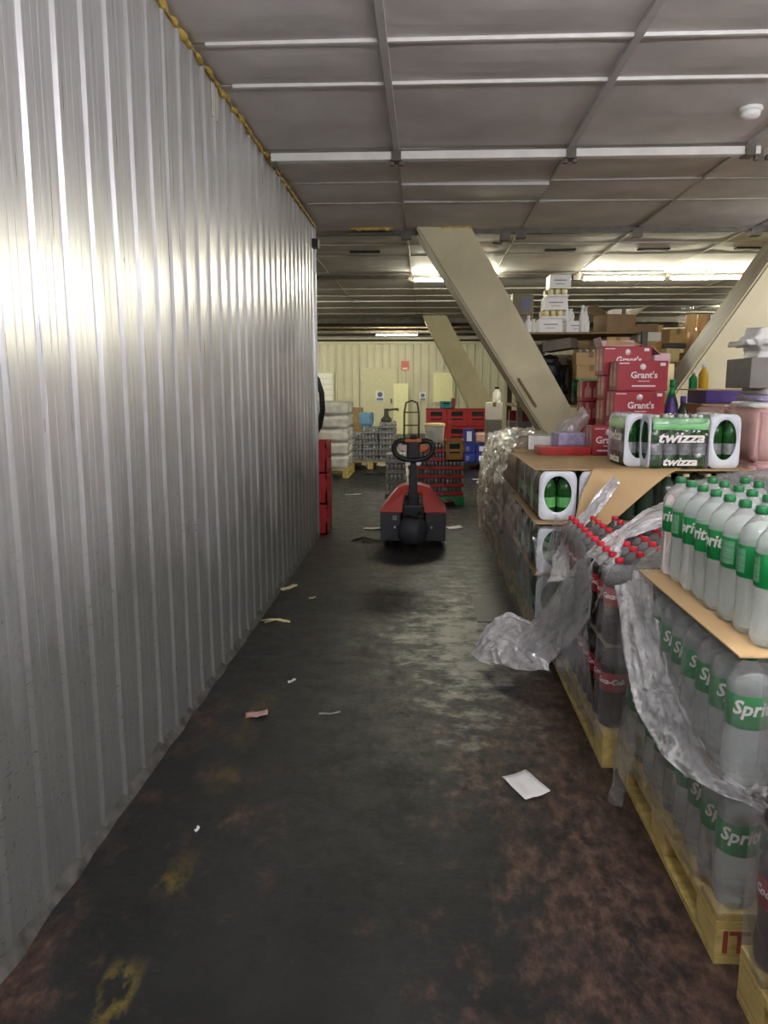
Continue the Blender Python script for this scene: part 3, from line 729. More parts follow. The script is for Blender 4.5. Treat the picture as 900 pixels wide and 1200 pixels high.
# ------------------------------------------------------------------ shrink-wrapped packs
def rrect(W, Hh, r, n=8):
    pts = []
    for cx, cz, a0 in ((W / 2 - r, r, -90), (W / 2 - r, Hh - r * 1.5, 0), (-W / 2 + r, Hh - r * 1.5, 90), (-W / 2 + r, r, 180)):
        rz = r * 1.5 if cz > Hh / 2 else r
        for k in range(n):
            a = math.radians(a0 + 90 * k / (n - 1)); pts.append((cx + r * math.cos(a), cz + rz * math.sin(a)))
    P = [Vector(p) for p in pts] + [Vector(pts[0])]
    d = [0]
    for a, b in zip(P, P[1:]): d.append(d[-1] + (b - a).length)
    out = []; i = 0
    for k in range(40):
        s = d[-1] * k / 40
        while d[i + 1] < s: i += 1
        f = (s - d[i]) / max(1e-9, d[i + 1] - d[i]); q = P[i].lerp(P[i + 1], f); out.append((q.x, q.y))
    return out
def pack(name, nx, ny, d, hb, body_m, cap_m, label_m, ring=True, text=None, top_m=None):
    """nx bottles across (x), ny deep (y); ends face -y and +y. Returns a thing without label."""
    t = link(name, None)
    W, L, Hh = nx * d + 0.006, ny * d + 0.006, hb + 0.006
    k = hb / 0.29; r = d / 2 - 0.001
    bm_ = MB().lathe([(0.0, r * .8), (0.006, r * .95), (0.02, r), (0.17 * k, r), (0.20 * k, r * .95), (0.235 * k, r * .7), (0.262 * k, r * .36), (0.275 * k, r * .3)], 14).mesh('bottle', body_m)
    lm = MB().lathe([(0.075 * k, r * 1.004), (0.135 * k, r * 1.004)], 14, cap=False).mesh('label', label_m)
    cm = MB().lathe([(0.270 * k, r * .36), (0.289 * k, r * .35)], 10).mesh('cap', cap_m)
    for i in range(nx):
        for j in range(ny):
            o = link('bottle', bm_, t, ((i - (nx - 1) / 2) * d, (j - (ny - 1) / 2) * d, 0.002))
            link('cap', cm, o); link('label', lm, o)
    out = rrect(W, Hh, 0.035)
    n = len(out); vs, fs = [], []
    st = [-L / 2 - 0.002, -L / 2 + 0.02, 0, L / 2 - 0.02, L / 2 + 0.002]
    for i, y in enumerate(st):
        for q, (x, z) in enumerate(out):
            f = 1 + 0.015 * noise.noise((x * 30, y * 20, z * 20)); vs.append((x * f, y, z * f if z > 0.01 else z))
    for i in range(4):
        for q in range(n): fs.append((i * n + q, (i + 1) * n + q, (i + 1) * n + (q + 1) % n, i * n + (q + 1) % n))
    MB().add(vs, fs, smooth=True).build('wrap', MT['packfilm'], t)
    if top_m:
        vs, fs = [], []
        z0 = Hh * 0.72
        for i, y in enumerate((-L / 2 + 0.01, 0, L / 2 - 0.01)):
            for x, z in ((-W / 2 - 0.002, z0), (-W / 2 - 0.001, Hh * .82), (-W / 2 + .018, Hh * .93)): vs.append((x, y, z))
        for i in range(2):
            for q in range(2): fs.append((i * 3 + q, i * 3 + 3 + q, i * 3 + 4 + q, i * 3 + 1 + q))
        o = len(vs); vs += [(-x, y, z) for x, y, z in vs]; fs += [tuple(a + o for a in f) for f in fs]
        MB().add(vs, fs, smooth=True).build('printed_band', top_m, t)
    if ring:
        for s in (-1, 1):
            vs, fs = [], []
            inn = []
            for q, (x, z) in enumerate(out):
                a = math.atan2((z - Hh * .50) / Hh, x / W)
                inn.append((W * .365 * math.cos(a), Hh * .53 + Hh * .37 * math.sin(a)))
            for (x, z), (u, v) in zip(out, inn):
                vs += [(x, s * (L / 2 - 0.002), z), (x * .96, s * (L / 2 + 0.006), Hh / 2 + (z - Hh / 2) * .97), (u * 1.1, s * (L / 2 + 0.008), Hh * .52 + (v - Hh * .52) * 1.1), (u, s * (L / 2 + 0.002), v)]
            for q in range(n):
                for e in range(3): fs.append((q * 4 + e, q * 4 + e + 1, ((q + 1) % n) * 4 + e + 1, ((q + 1) % n) * 4 + e))
            MB().add(vs, fs, smooth=True).build('end_band', MT['packwhite'], t)
    if text:
        for s in (-1, 1):
            for (z, sz) in ((Hh * .57, Hh * .27), (Hh * .13, Hh * .20)):
                me = text_mesh(text, sz, 0.3, 0.0006, 0.0022, 1.25)
                for v in me.vertices: v.co = Vector((s * (W / 2 + 0.006 + v.co.z), s * v.co.x, z + v.co.y))
                me.materials.append(MT['print_']); link('lettering', me, t)
    return freeze(t)
# the third-layer green packs of the soda pallet
gp = pack('soda_pack', 2, 3, 0.100, 0.268, MT['gpet'], MT['white'], MT['palegreen'])
PD = dict(W=0.212, L=0.312)
flag = [False]
def putp(proto, flag, loc, rz, label, group, cat='drinks pack'):
    if not flag[0]:
        flag[0] = True; proto.location = loc; proto.rotation_euler = (0, 0, rz); return tag(proto, label, cat, group)
    o = dup(proto, loc, rz, label, group); o['category'] = cat; return o
ZD = [0.146, 0.438, 0.742]
for lay in range(3):
    for ix in range(5 if lay == 2 else 2 if lay == 1 else 1):
        for iy in range(3):
            if ix > 1 and iy > 0: continue
            x = 0.735 + ix * (PD['W'] + 0.006); y = 4.25 + PD['L'] / 2 + iy * (PD['L'] + 0.012)
            if lay == 2 and iy == 0 and ix < 2: lb = ['green soda pack with white oval end band at the aisle corner, under cardboard', 'second green soda pack with oval end band, half behind a rope of film'][ix]
            elif lay == 2 and iy == 0: lb = 'soda pack in the black gap under the torn cardboard, %s from the aisle' % ORD[ix]
            else: lb = 'green soda pack in the %s layer, %s in from the front, %s from the aisle' % (['bottom', 'middle', 'upper'][lay], ORD[iy], ORD[ix])
            if lay == 2 and ix > 1: continue
            putp(gp, flag, (x, y, ZD[lay]), 0, lb, 'green soda packs on the cardboard pallet')
dk = pack('soda_pack', 2, 3, 0.100, 0.258, MT['gpetd'], MT['pale'], MT['gpetd'], ring=False)
flag = [False]
for ix in range(4):
    putp(dk, flag, (1.175 + ix * 0.218, 4.25 + PD['L'] / 2, ZD[2]), 0, 'dark soda pack in the gap under the torn cardboard, %s from the tear' % ORD[ix], 'dark soda packs under the torn cardboard')
for ix in range(3):
    putp(dk, flag, (0.955 + (ix + 1) * 0.218, 4.25 + PD['L'] / 2, ZD[1]), 0, 'dark soda pack hidden under the hanging cardboard, %s from the aisle' % ORD[ix + 1], 'dark soda packs under the torn cardboard')
sheet('cardboard_sheet', 'cardboard layer jutting out below the two green soda packs', (0.605, 1.74, 4.17, 5.35), 0.733, 0.005, 0.004, 2)
sheet('cardboard_sheet', 'thin cardboard layer low in the green soda load', (0.62, 1.74, 4.24, 5.35), 0.428, 0.004, 0.0, 2)
# top sheet with the torn flap bent down over the front
def drape(name, label, grid, m, nu=30, nv=30, th=0.004, amp=0.004, seed=1, cat='cardboard'):
    P = interp(grid, nu, nv); vs = []; fs = []
    for i in range(nu):
        for j in range(nv):
            p = P[i][j]; vs.append((p[0], p[1], p[2] + amp * noise.noise((p[0] * 9, p[1] * 9, seed))))
    fs = [(i * nv + j, i * nv + j + 1, (i + 1) * nv + j + 1, (i + 1) * nv + j) for i in range(nu - 1) for j in range(nv - 1)]
    o = MB().add(vs, fs, smooth=True).build(name, MT[m]); md = o.modifiers.new('thickness', 'SOLIDIFY'); md.thickness = th
    return tag(o, label, cat)
def cat1(t, n):
    i = min(int(t * (n - 1)), n - 2); f = t * (n - 1) - i; ids = [max(0, i - 1), i, i + 1, min(n - 1, i + 2)]
    w = [-0.5 * f + f * f - 0.5 * f ** 3, 1 - 2.5 * f * f + 1.5 * f ** 3, 0.5 * f + 2 * f * f - 1.5 * f ** 3, -0.5 * f * f + 0.5 * f ** 3]
    return ids, w
def interp(grid, nu, nv):
    G = np.array([[tuple(p) for p in row] for row in grid], float); R, Cn = G.shape[:2]
    out = np.zeros((nu, nv, 3))
    for i in range(nu):
        a, wa = cat1(i / (nu - 1), R)
        row = sum(w_ * G[k] for k, w_ in zip(a, wa))
        for j in range(nv):
            b, wb = cat1(j / (nv - 1), Cn)
            out[i, j] = sum(w_ * row[k] for k, w_ in zip(b, wb))
    return out
sheet('cardboard_sheet', 'wide torn cardboard sheet lying on the soda load below the standing packs', (0.60, 1.78, 4.24, 5.40), 1.022, 0.005, 0.004, 5)
drape('cardboard_flap', 'torn cardboard flap hanging down in front of the soda load', [
    [(0.92, 4.26, 1.030), (1.08, 4.26, 1.030), (1.22, 4.26, 1.030), (1.40, 4.26, 1.030)],
    [(0.90, 4.215, 1.00), (1.05, 4.20, 1.00), (1.17, 4.19, 1.00), (1.30, 4.19, 1.00)],
    [(0.84, 4.19, 0.86), (0.97, 4.17, 0.86), (1.07, 4.16, 0.87), (1.16, 4.15, 0.89)],
    [(0.80, 4.15, 0.63), (0.86, 4.14, 0.67), (0.93, 4.13, 0.71), (1.00, 4.12, 0.75)]], 'card')
# standing packs on top, with the white lettering
tz = pack('soda_pack', 2, 4, 0.080, 0.292, MT['gpetd'], MT['white'], MT['silverd'], text='twizza', top_m=MT['palegreen'])
for c in kids(tz):
    if c.name.startswith('bottle'): c.data.materials.clear(); c.data.materials.append(MT['gpet'])
flag = [False]
putp(tz, flag, (1.385, 4.36, 1.029), math.pi / 2 + 0.06, 'standing green soda pack turned sideways, white lettering along its side', 'standing soda packs')
putp(tz, flag, (1.195, 4.56, 1.029), 0.04, 'standing soda pack with oval end facing the aisle, nearest the maroon cartons', 'standing soda packs')
putp(tz, flag, (1.645, 4.47, 1.029), -0.04, 'standing soda pack with oval end beside the pink wrapped stack', 'standing soda packs')
# contents of the two far wrapped pallets
ab = pack('drinks_pack', 2, 3, 0.090, 0.268, MT['amber'], MT['white'], MT['petair'], ring=False)
flag = [False]
for lay in range(3):
    for iy in range(7):
        y = 5.60 + iy * 0.292 + (0.06 if iy > 3 else 0)
        putp(ab, flag, (0.735, y, 0.146 + lay * 0.292), 0, 'amber drinks pack behind crumpled film, %s from the near end, %s layer' % (ORD[iy], ['bottom', 'middle', 'upper'][lay]), 'amber packs in the crumpled film')
    putp(ab, flag, (0.93, 5.60, 0.146 + lay * 0.292), 0, 'inner amber drinks pack at the near end, %s layer' % ['bottom', 'middle', 'upper'][lay], 'amber packs in the crumpled film')
sheet('cardboard_sheet', 'cardboard top sheet under the maroon cartons', (0.63, 1.95, 5.41, 6.55), 1.024, 0.005, 0.003, 9)
def carton(label, x, y, z, W, D, Hh, m='card', rz=0, group=None, tape=True, cat='box', name='cardboard_box', openf=False, tilt=None):
    t = thing(name, label, cat, (x, y, z), rz, group)
    if tilt: t.rotation_euler = (tilt[0], tilt[1], rz)
    MB().box(-W / 2, W / 2, -D / 2, D / 2, 0, Hh, c=0.006).build('body', MT[m], t)
    if tape:
        MB().box(-0.024, 0.024, -D / 2 - 0.0015, D / 2 + 0.0015, Hh - 0.06, Hh + 0.0015).build('tape', MT['cardd'], t)
    if openf == 'pinkcard':
        MB().box(-W / 2 + .01, W / 2 - .06, D / 2 - .006, D / 2, Hh, Hh + .055).build('flap', MT[openf], t)
        M = Matrix.Translation((-W / 2, 0, Hh)) @ Matrix.Rotation(-1.9, 4, 'Y')
        MB().box(0, .07, -D / 2 + .02, D / 2 - .02, 0, .004, M=M).build('flap', MT[openf], t)
        M = Matrix.Translation((W / 2, 0, Hh)) @ Matrix.Rotation(.7, 4, 'Y')
        MB().box(0, .09, -D / 2 + .02, D / 2 - .02, 0, .004, M=M).build('flap', MT[openf], t)
        vs = [(-W / 2 + .01, -D / 2, Hh + .002), (W * .25, -D / 2 - .07, Hh + .004), (-W / 2 + .02, -D / 2 - .02, Hh + .05)]
        MB().add(vs + [(x, y + .006, z + .003) for x, y, z in vs], [(0, 1, 2), (5, 4, 3), (0, 3, 4, 1), (1, 4, 5, 2), (2, 5, 3, 0)]).build('flap', MT['card'], t)
    elif openf:
        for s in (-1, 1):
            M = Matrix.Translation((s * W / 2, 0, Hh)) @ Matrix.Rotation(s * -0.6, 4, 'Y')
            MB().box(min(0, s * W * .45), max(0, s * W * .45), -D / 2 + 0.004, D / 2 - 0.004, 0, 0.004, M=M).build('flap', MT[openf], t)
        MB().box(-W / 2 + .01, W / 2 - .01, -D / 2 + .01, D / 2 - .01, Hh - 0.002, Hh + 0.003).build('inside', MT['dark'], t)
    return t
# maroon whisky cartons
def maroon(label, x, y, z, W=0.345, D=0.25, Hh=0.206, rz=0.0, text=True, openf=False):
    t = carton(label, x, y, z, W, D, Hh, 'maroon', rz, 'maroon cartons', False, openf=openf)
    if text:
        me = stand(text_mesh("Grant's", 0.062, 0.0, 0.0008, 0.0016)); me.materials.append(MT['print_'])
        link('lettering', me, t, (0.01, -D / 2 - 0.001, Hh * .52))
        m = MB().lathe([(0, 0.021), (0.002, 0.021)], 14); m.v = [(p[0] + 0.0, -D / 2 - p[2], Hh * .80 + p[1]) for p in m.v]
        m.build('crest', MT['print_'], t)
        MB().box(-0.07, 0.09, -D / 2 - 0.002, -D / 2, Hh * .14, Hh * .19).build('print_line', MT['print_'], t)
        MB().box(-0.03, 0.05, -D / 2 - 0.002, -D / 2, Hh * .31, Hh * .335).build('print_line', MT['print_'], t)
        MB().box(W / 2 - 0.055, W / 2 - 0.02, -D / 2 - 0.002, -D / 2, Hh * .83, Hh * .93).build('print_mark', MT['print_'], t)
        MB().box(-W / 2 + 0.01, -W / 2 + 0.08, -D / 2 - 0.002, -D / 2, Hh * .9, Hh * .93).build('print_mark', MT['print_'], t)
    if not text and W < .2:
        for k in range(2):
            x0 = -W / 2 + .018 + k * W * .47; w_ = W * .34
            prof = [(x0, .03), (x0 + w_, .03), (x0 + w_, Hh * .6), (x0 + w_ * .68, Hh * .74), (x0 + w_ * .66, Hh * .93), (x0 + w_ * .34, Hh * .93), (x0 + w_ * .32, Hh * .74), (x0, Hh * .6)]
            MB().prism(prof, 'y', -D / 2 - 0.002, -D / 2).build('bottle_picture', MT['bottlepic'], t)
    for k in range(2):
        y0 = -D / 2 + 0.03 + k * 0.11
        prof = [(y0, .035), (y0 + .07, .035), (y0 + .07, Hh * .6), (y0 + .048, Hh * .74), (y0 + .046, Hh * .93), (y0 + .024, Hh * .93), (y0 + .022, Hh * .74), (y0, Hh * .6)]
        MB().prism(prof, 'x', -W / 2 - 0.002, -W / 2).build('bottle_picture', MT['bottlepic'], t)
    return t
for k in range(3): maroon('maroon whisky carton with white lettering, %s in the front stack' % ['lowest', 'middle', 'topmost'][k], 1.485 + [.0, .0, .012][k], 5.60, 1.031 + k * 0.208, openf=False)
for k in range(3): maroon('maroon carton at the back of the stack, %s of its column' % ['lowest', 'second', 'third'][k], 1.475, 5.87, 1.031 + k * 0.176, Hh=0.175, text=False)
maroon('opened maroon whisky carton with lettering and pale pink flaps at the back', 1.455, 5.87, 1.031 + 3 * 0.176, rz=0.02, openf='pinkcard')
for c in range(2):
    for k in range([4, 3][c]): maroon('maroon carton seen by its bottle pictures, %s column left of the stack, %s from below' % (['first', 'second'][c], ORD[k]), [1.44, 1.33][c], [6.18, 6.40][c], 1.031 + k * [.175, .165][c], W=[.13, .15][c], D=0.2, Hh=[.173, .163][c], text=False)
maroon('small maroon carton with white lettering at the foot of the stack', 1.20, 5.22, 1.029, W=0.20, D=0.2, Hh=0.19)
carton('flat red tray with white mark on the torn cardboard', 0.92, 5.22, 1.029, 0.34, 0.20, 0.055, 'red', 0.05, None, False, 'tray', 'carton_tray')
carton('lilac and white printed pack beside the small maroon carton', 1.00, 5.45, 1.033, 0.20, 0.16, 0.13, 'lilac', 0.2, None, False, 'pack', 'paper_pack')
carton('white printed pack leaning on the lilac pack', 0.84, 5.60, 1.033, 0.16, 0.2, 0.10, 'whitepk', -0.3, None, False, 'pack', 'paper_pack')
tag(MB().box(-0.06, 0.06, -0.04, 0.04, 0, 0.03, c=0.004).build('white_box', MT['white'], None, (1.40, 5.33, 1.029)), 'small white box at the foot of the maroon stack', 'box')

# ------------------------------------------------------------------ stretch film
def film(label, grid, m='film', nu=60, nv=60, amp=0.02, freq=(5, 5, 5), seed=0, ridge=0.5, name='stretch_film', smooth=True, fold=None):
    P = interp(grid, nu, nv); vs = np.zeros_like(P)
    du = np.gradient(P, axis=0); dv = np.gradient(P, axis=1); nn = np.cross(du, dv); nn /= (np.linalg.norm(nn, axis=2, keepdims=True) + 1e-9)
    V = []
    for i in range(nu):
        for j in range(nv):
            p = P[i, j]; q = Vector((p[0] * freq[0] + seed, p[1] * freq[1], p[2] * freq[2]))
            a = noise.noise(q); b = 1 - 2 * abs(noise.noise(q * 2.3 + Vector((9, 3, seed)))); c = 1 - 2 * abs(noise.noise(q * 5.1 + Vector((2, 7, seed))))
            d_ = amp * (a * (1 - ridge) + ridge * (0.6 * b + 0.4 * c))
            if fold:
                su, sv = i / (nu - 1), j / (nv - 1)
                wq = noise.noise((su * 2.5 + seed, sv * 3, 5)) * .5
                k1 = 1 - 2 * abs(noise.noise(((su + wq * .5) * fold[0], sv * fold[1], seed)))
                k2 = 1 - 2 * abs(noise.noise(((su + wq * .3) * fold[0] * 2.3, sv * fold[1] * 1.9, seed + 4)))
                d_ = amp * (0.35 * a + 0.6 * k1 + 0.3 * k2 + .12 * c)
            v = p + nn[i, j] * d_
            V.append((v[0], v[1], max(0.004, v[2])))
    fs = [(i * nv + j, i * nv + j + 1, (i + 1) * nv + j + 1, (i + 1) * nv + j) for i in range(nu - 1) for j in range(nv - 1)]
    o = MB().add(V, fs, smooth=smooth).build(name, MT[m])
    return tag(o, label, 'plastic film')
G = lambda rows: [[at(*p) for p in r] for r in rows]
# thin film down the aisle side of the lemonade load
film('thin clear film stretched down the aisle side of the lemonade load', [
    [(0.745, 2.80, .825), (0.750, 2.5, .828), (0.752, 2.1, .828), (0.755, 1.83, .825), (0.79, 1.80, .825), (1.15, 1.80, .825)],
    [(0.735, 2.81, .60), (0.738, 2.5, .60), (0.742, 2.1, .60), (0.745, 1.82, .60), (0.79, 1.79, .60), (1.15, 1.79, .60)],
    [(0.728, 2.82, .36), (0.733, 2.5, .36), (0.738, 2.1, .36), (0.742, 1.82, .36), (0.79, 1.79, .36), (1.15, 1.79, .36)],
    [(0.728, 2.82, .10), (0.735, 2.5, .12), (0.745, 2.1, .135), (0.752, 1.82, .15), (0.79, 1.80, .15), (1.15, 1.80, .15)]],
    'filmclear', 60, 90, 0.012, (4, 4, 2.5), 1.0, 0.5)
# bright gathered swag across it
film('bright gathered swag of film falling across the lemonade load', G([
    [(735, 666, 2.80), (750, 760, 2.50), (774, 830, 2.30), (808, 885, 2.06), (850, 916, 1.85), (910, 932, 1.66)],
    [(765, 672, 2.66), (786, 770, 2.38), (812, 838, 2.16), (842, 890, 1.98), (868, 918, 1.81), (910, 938, 1.64)],
    [(722, 690, 2.84), (740, 790, 2.50), (767, 862, 2.28), (803, 908, 2.05), (846, 932, 1.84), (910, 950, 1.66)]]),
    'filmheavy', 60, 170, 0.026, (7, 7, 4), 4.0, 0.75, fold=(4, 4))
film('wrinkled band of film hanging beside the bright swag', G([
    [(762, 690, 2.66), (800, 790, 2.28), (835, 860, 2.02), (862, 905, 1.84)],
    [(790, 735, 2.44), (822, 815, 2.14), (846, 868, 1.95), (864, 908, 1.82)]]),
    'film', 44, 90, 0.016, (8, 8, 5), 6.0, 0.7, fold=(3, 3))
film('loose film tail hanging below the lemonade pallet edge', [
    [(0.735, 2.66, .36), (0.725, 2.58, .36), (0.735, 2.50, .36)],
    [(0.715, 2.66, .18), (0.695, 2.58, .18), (0.715, 2.49, .18)],
    [(0.70, 2.63, .03), (0.675, 2.57, .012), (0.70, 2.51, .03)]], 'film', 50, 30, 0.02, (9, 9, 5), 8.0, 0.7)
# hazy film on the cola load
film('hazy grey film stretched over the aisle side of the cola load', [
    [(0.70, 4.10, .80), (0.690, 3.7, .82), (0.690, 3.35, .82), (0.685, 3.12, .78)],
    [(0.665, 4.12, .52), (0.668, 3.7, .55), (0.668, 3.35, .52), (0.675, 3.05, .50)],
    [(0.655, 4.12, .30), (0.66, 3.7, .30), (0.665, 3.35, .28), (0.675, 2.93, .27)],
    [(0.67, 4.10, .10), (0.67, 3.7, .09), (0.675, 3.35, .10), (0.685, 2.88, .12)]], 'film', 60, 80, 0.018, (5, 5, 2.6), 12.0, 0.55)
film('narrow hazy film strip at the near corner of the cola load', [
    [(0.69, 2.94, .80), (0.71, 2.87, .81), (0.95, 2.85, .82)],
    [(0.68, 2.93, .50), (0.70, 2.86, .50), (0.95, 2.85, .50)],
    [(0.68, 2.92, .12), (0.70, 2.86, .12), (0.95, 2.85, .12)]], 'filmclear', 50, 40, 0.012, (5, 5, 3), 14.0, 0.5)
film('great crumpled sheet of film thrown over the cola load', G([
    [(832, 556, 4.05), (790, 578, 4.0), (752, 598, 3.85), (715, 622, 3.45), (680, 648, 3.36), (650, 686, 3.6), (616, 730, 3.85), (580, 762, 4.0)],
    [(832, 566, 3.85), (790, 588, 3.8), (752, 606, 3.65), (718, 630, 3.30), (688, 662, 3.2), (660, 704, 3.45), (626, 746, 3.75), (596, 776, 3.92)],
    [(832, 578, 3.70), (790, 598, 3.65), (750, 614, 3.50), (720, 640, 3.15), (697, 678, 3.1), (670, 720, 3.35), (640, 758, 3.65), (618, 784, 3.85)],
    [(832, 588, 3.60), (790, 606, 3.50), (746, 622, 3.40), (722, 650, 3.02), (706, 694, 3.0), (684, 734, 3.25), (655, 768, 3.55), (640, 786, 3.82)]]),
    'filmheavy', 90, 170, 0.036, (5, 5, 5), 21.0, 0.7, fold=(5, 3))
film('film edge folded along the back of the open cardboard', G([
    [(745, 662, 2.95), (775, 640, 3.05), (812, 628, 3.1)], [(752, 668, 2.82), (778, 656, 2.86), (812, 646, 2.9)], [(760, 671, 2.76), (784, 667, 2.76), (812, 667, 2.76)]]),
    'film', 30, 50, 0.02, (8, 8, 8), 25.0, 0.7)
film('crumpled film puddle trailing on the floor in front of the cola pallet', [
    [(0.28, 4.06, .02), (0.36, 4.10, .16), (0.46, 4.10, .24), (0.56, 4.02, .22), (0.62, 3.92, .16)],
    [(0.30, 3.98, .02), (0.38, 3.98, .12), (0.48, 3.95, .16), (0.57, 3.88, .15), (0.63, 3.82, .10)],
    [(0.34, 3.92, .01), (0.42, 3.88, .03), (0.50, 3.80, .03), (0.58, 3.74, .05), (0.64, 3.75, .04)]], 'filmheavy', 60, 80, 0.030, (5, 5, 5), 31.0, 0.7, fold=(4, 4))
# soda load (torn cardboard) and the crumpled far loads
film('crumpled film down the aisle side of the green soda load', [
    [(0.60, 5.38, .74), (0.585, 5.0, .76), (0.585, 4.6, .74), (0.60, 4.28, .70)],
    [(0.56, 5.38, .55), (0.555, 5.0, .55), (0.56, 4.6, .52), (0.60, 4.22, .48)],
    [(0.58, 5.38, .30), (0.565, 5.0, .30), (0.575, 4.6, .28), (0.62, 4.20, .26)],
    [(0.60, 5.38, .08), (0.59, 5.0, .10), (0.60, 4.6, .09), (0.64, 4.20, .10)]], 'film', 60, 80, 0.035, (4.5, 4.5, 3), 41.0, 0.65)
film('film pulled across the low front of the green soda load', [
    [(0.60, 4.20, .66), (0.80, 4.14, .60), (1.0, 4.12, .62)], [(0.62, 4.16, .45), (0.80, 4.12, .45), (1.0, 4.12, .45)], [(0.63, 4.18, .15), (0.80, 4.14, .15), (1.0, 4.12, .15)]], 'film', 50, 40, 0.03, (7, 7, 5), 43.0, 0.7)
film('twisted rope of film slung in front of the two green soda packs', G([
    [(716, 556, 4.12), (690, 590, 4.10), (664, 622, 3.92), (656, 645, 3.72), (652, 676, 3.60)],
    [(726, 566, 4.06), (698, 604, 4.02), (674, 630, 3.86), (668, 650, 3.66), (668, 680, 3.52)],
    [(712, 572, 4.12), (686, 604, 4.10), (662, 636, 3.94), (650, 656, 3.74), (644, 684, 3.62)]]), 'filmheavy', 40, 110, 0.022, (8, 8, 8), 47.0, 0.75, fold=(3, 4))
film('heavily crumpled film bulging from the far amber load', [
    [(0.66, 7.70, 1.03), (0.62, 7.1, 1.06), (0.62, 6.5, 1.05), (0.60, 5.9, 1.05), (0.62, 5.46, 1.03)],
    [(0.59, 7.70, .78), (0.57, 7.1, .80), (0.56, 6.5, .80), (0.56, 5.9, .78), (0.57, 5.42, .74)],
    [(0.56, 7.70, .50), (0.54, 7.1, .52), (0.54, 6.5, .50), (0.56, 5.9, .46), (0.58, 5.42, .44)],
    [(0.58, 7.70, .10), (0.57, 7.1, .10), (0.57, 6.5, .10), (0.58, 5.9, .10), (0.61, 5.42, .10)]], 'film', 80, 120, 0.06, (3.6, 3, 3.6), 51.0, 0.65)
film('film folded over the top of the far amber load', [
    [(0.60, 7.60, 1.03), (0.59, 6.9, 1.06), (0.58, 6.2, 1.06), (0.58, 5.5, 1.04)],
    [(0.85, 7.60, 1.10), (0.85, 6.9, 1.10), (0.82, 6.2, 1.08), (0.80, 5.75, 1.06)],
    [(1.15, 7.60, 1.06), (1.10, 6.9, 1.07), (1.05, 6.3, 1.06), (1.0, 5.9, 1.05)]], 'film', 50, 70, 0.05, (6, 6, 6), 55.0, 0.7)
film('long twisted film strip rising from the far load to the maroon cartons', G([
    [(610, 562, 5.7), (632, 530, 5.75), (655, 503, 5.8), (684, 478, 5.9)],
    [(616, 566, 5.62), (640, 536, 5.67), (662, 510, 5.72), (688, 486, 5.82)],
    [(612, 574, 5.7), (642, 544, 5.75), (664, 517, 5.8), (688, 494, 5.9)]]), 'filmheavy', 40, 110, 0.022, (8, 8, 8), 59.0, 0.75, fold=(3, 4))
film('film wrapped round the nearest cola pallet at the frame edge', [
    [(0.765, 1.05, .84), (0.763, 1.5, .84), (0.767, 1.68, .83), (0.80, 1.705, .83), (1.0, 1.708, .83)],
    [(0.757, 1.05, .5), (0.755, 1.5, .5), (0.761, 1.69, .5), (0.80, 1.712, .5), (1.0, 1.714, .5)],
    [(0.765, 1.05, .13), (0.765, 1.5, .13), (0.77, 1.69, .13), (0.80, 1.71, .13), (1.0, 1.71, .13)]], 'filmclear', 50, 80, 0.012, (5, 5, 3), 61.0, 0.6)
film('crumpled clear bag lying between the lemonade caps and the pink stack', [
    [(1.32, 3.85, .85), (1.50, 3.95, .86), (1.75, 3.95, .86), (1.95, 3.9, .86)],
    [(1.28, 3.80, .98), (1.50, 3.82, 1.03), (1.75, 3.85, 1.05), (1.95, 3.8, 1.02)],
    [(1.26, 3.62, .98), (1.50, 3.62, 1.0), (1.75, 3.6, 1.01), (1.95, 3.6, 1.0)],
    [(1.26, 3.45, .85), (1.50, 3.45, .85), (1.75, 3.42, .86), (1.95, 3.42, .85)]], 'film', 50, 60, 0.05, (8, 8, 8), 67.0, 0.7)

# ------------------------------------------------------------------ electric pallet truck
J = thing('pallet_truck', 'red and dark grey electric pallet truck parked facing us in the aisle', 'pallet truck', (-0.105, 7.0, 0))
for s in (-1, 1):
    MB().box(min(s * .115, s * .305), max(s * .115, s * .305), 0.03, 0.34, 0.055, 0.326, c=0.012).build('skirt', MT['jackgrey'], J)
    poly = [(.305, .326), (.305, .352), (.15, .545), (.08, .572), (.03, .576), (.03, .515), (.082, .49), (.098, .326)]
    m = MB().prism([(s * x, z) for x, z in poly], 'y', 0.015, 0.34)
    m.v = [(x, y + max(0, z - .35) * .45 if y < .1 else y, z) for x, y, z in m.v]
    o = m.build('hood', MT['jackred'], J); md = o.modifiers.new('soft_edge', 'BEVEL'); md.width = 0.008; md.segments = 2
    MB().box(s * .19 - .085, s * .19 + .085, 0.36, 1.45, 0.045, 0.085, c=0.01).build('fork', MT['jackred'], J)
    o = MB().lathe([(-.02, .04), (.02, .04)], 14).build('load_wheel', MT['black'], J, (s * .19, 1.3, .04)); o.rotation_euler = (0, math.pi / 2, 0)
    o = MB().lathe([(-.022, .035), (-.018, .04), (.018, .04), (.022, .035)], 16).build('castor', MT['black'], J, (s * .24, 0.14, .04)); o.rotation_euler = (0, math.pi / 2, 0)
    MB().tube([(s * .17, -.0, .19), (s * .17, .035, .19)], .012, 8).build('bolt', MT['bar'], J)
MB().box(-.29, .29, .30, .36, .06, .335, c=.02).build('back_plate', MT['jackred'], J)
MB().box(-.10, .10, .01, .25, .08, .40, c=.02).build('drive_housing', MT['black'], J)
m = MB().lathe([(-.135, .02), (-.13, .07), (-.10, .115), (-.04, .137), (.03, .135), (.09, .11), (.12, .07), (.13, .02)], 28)
m.v = [(x, y * .8 - .02, z + .17) for x, y, z in m.v]; m.build('motor_cover', MT['jackgrey'], J)
MB().tube([(-.06, -.02, .30), (-.02, -.09, .315), (.05, -.08, .30), (.06, 0, .33)], .012, 8).build('cable', MT['black'], J)
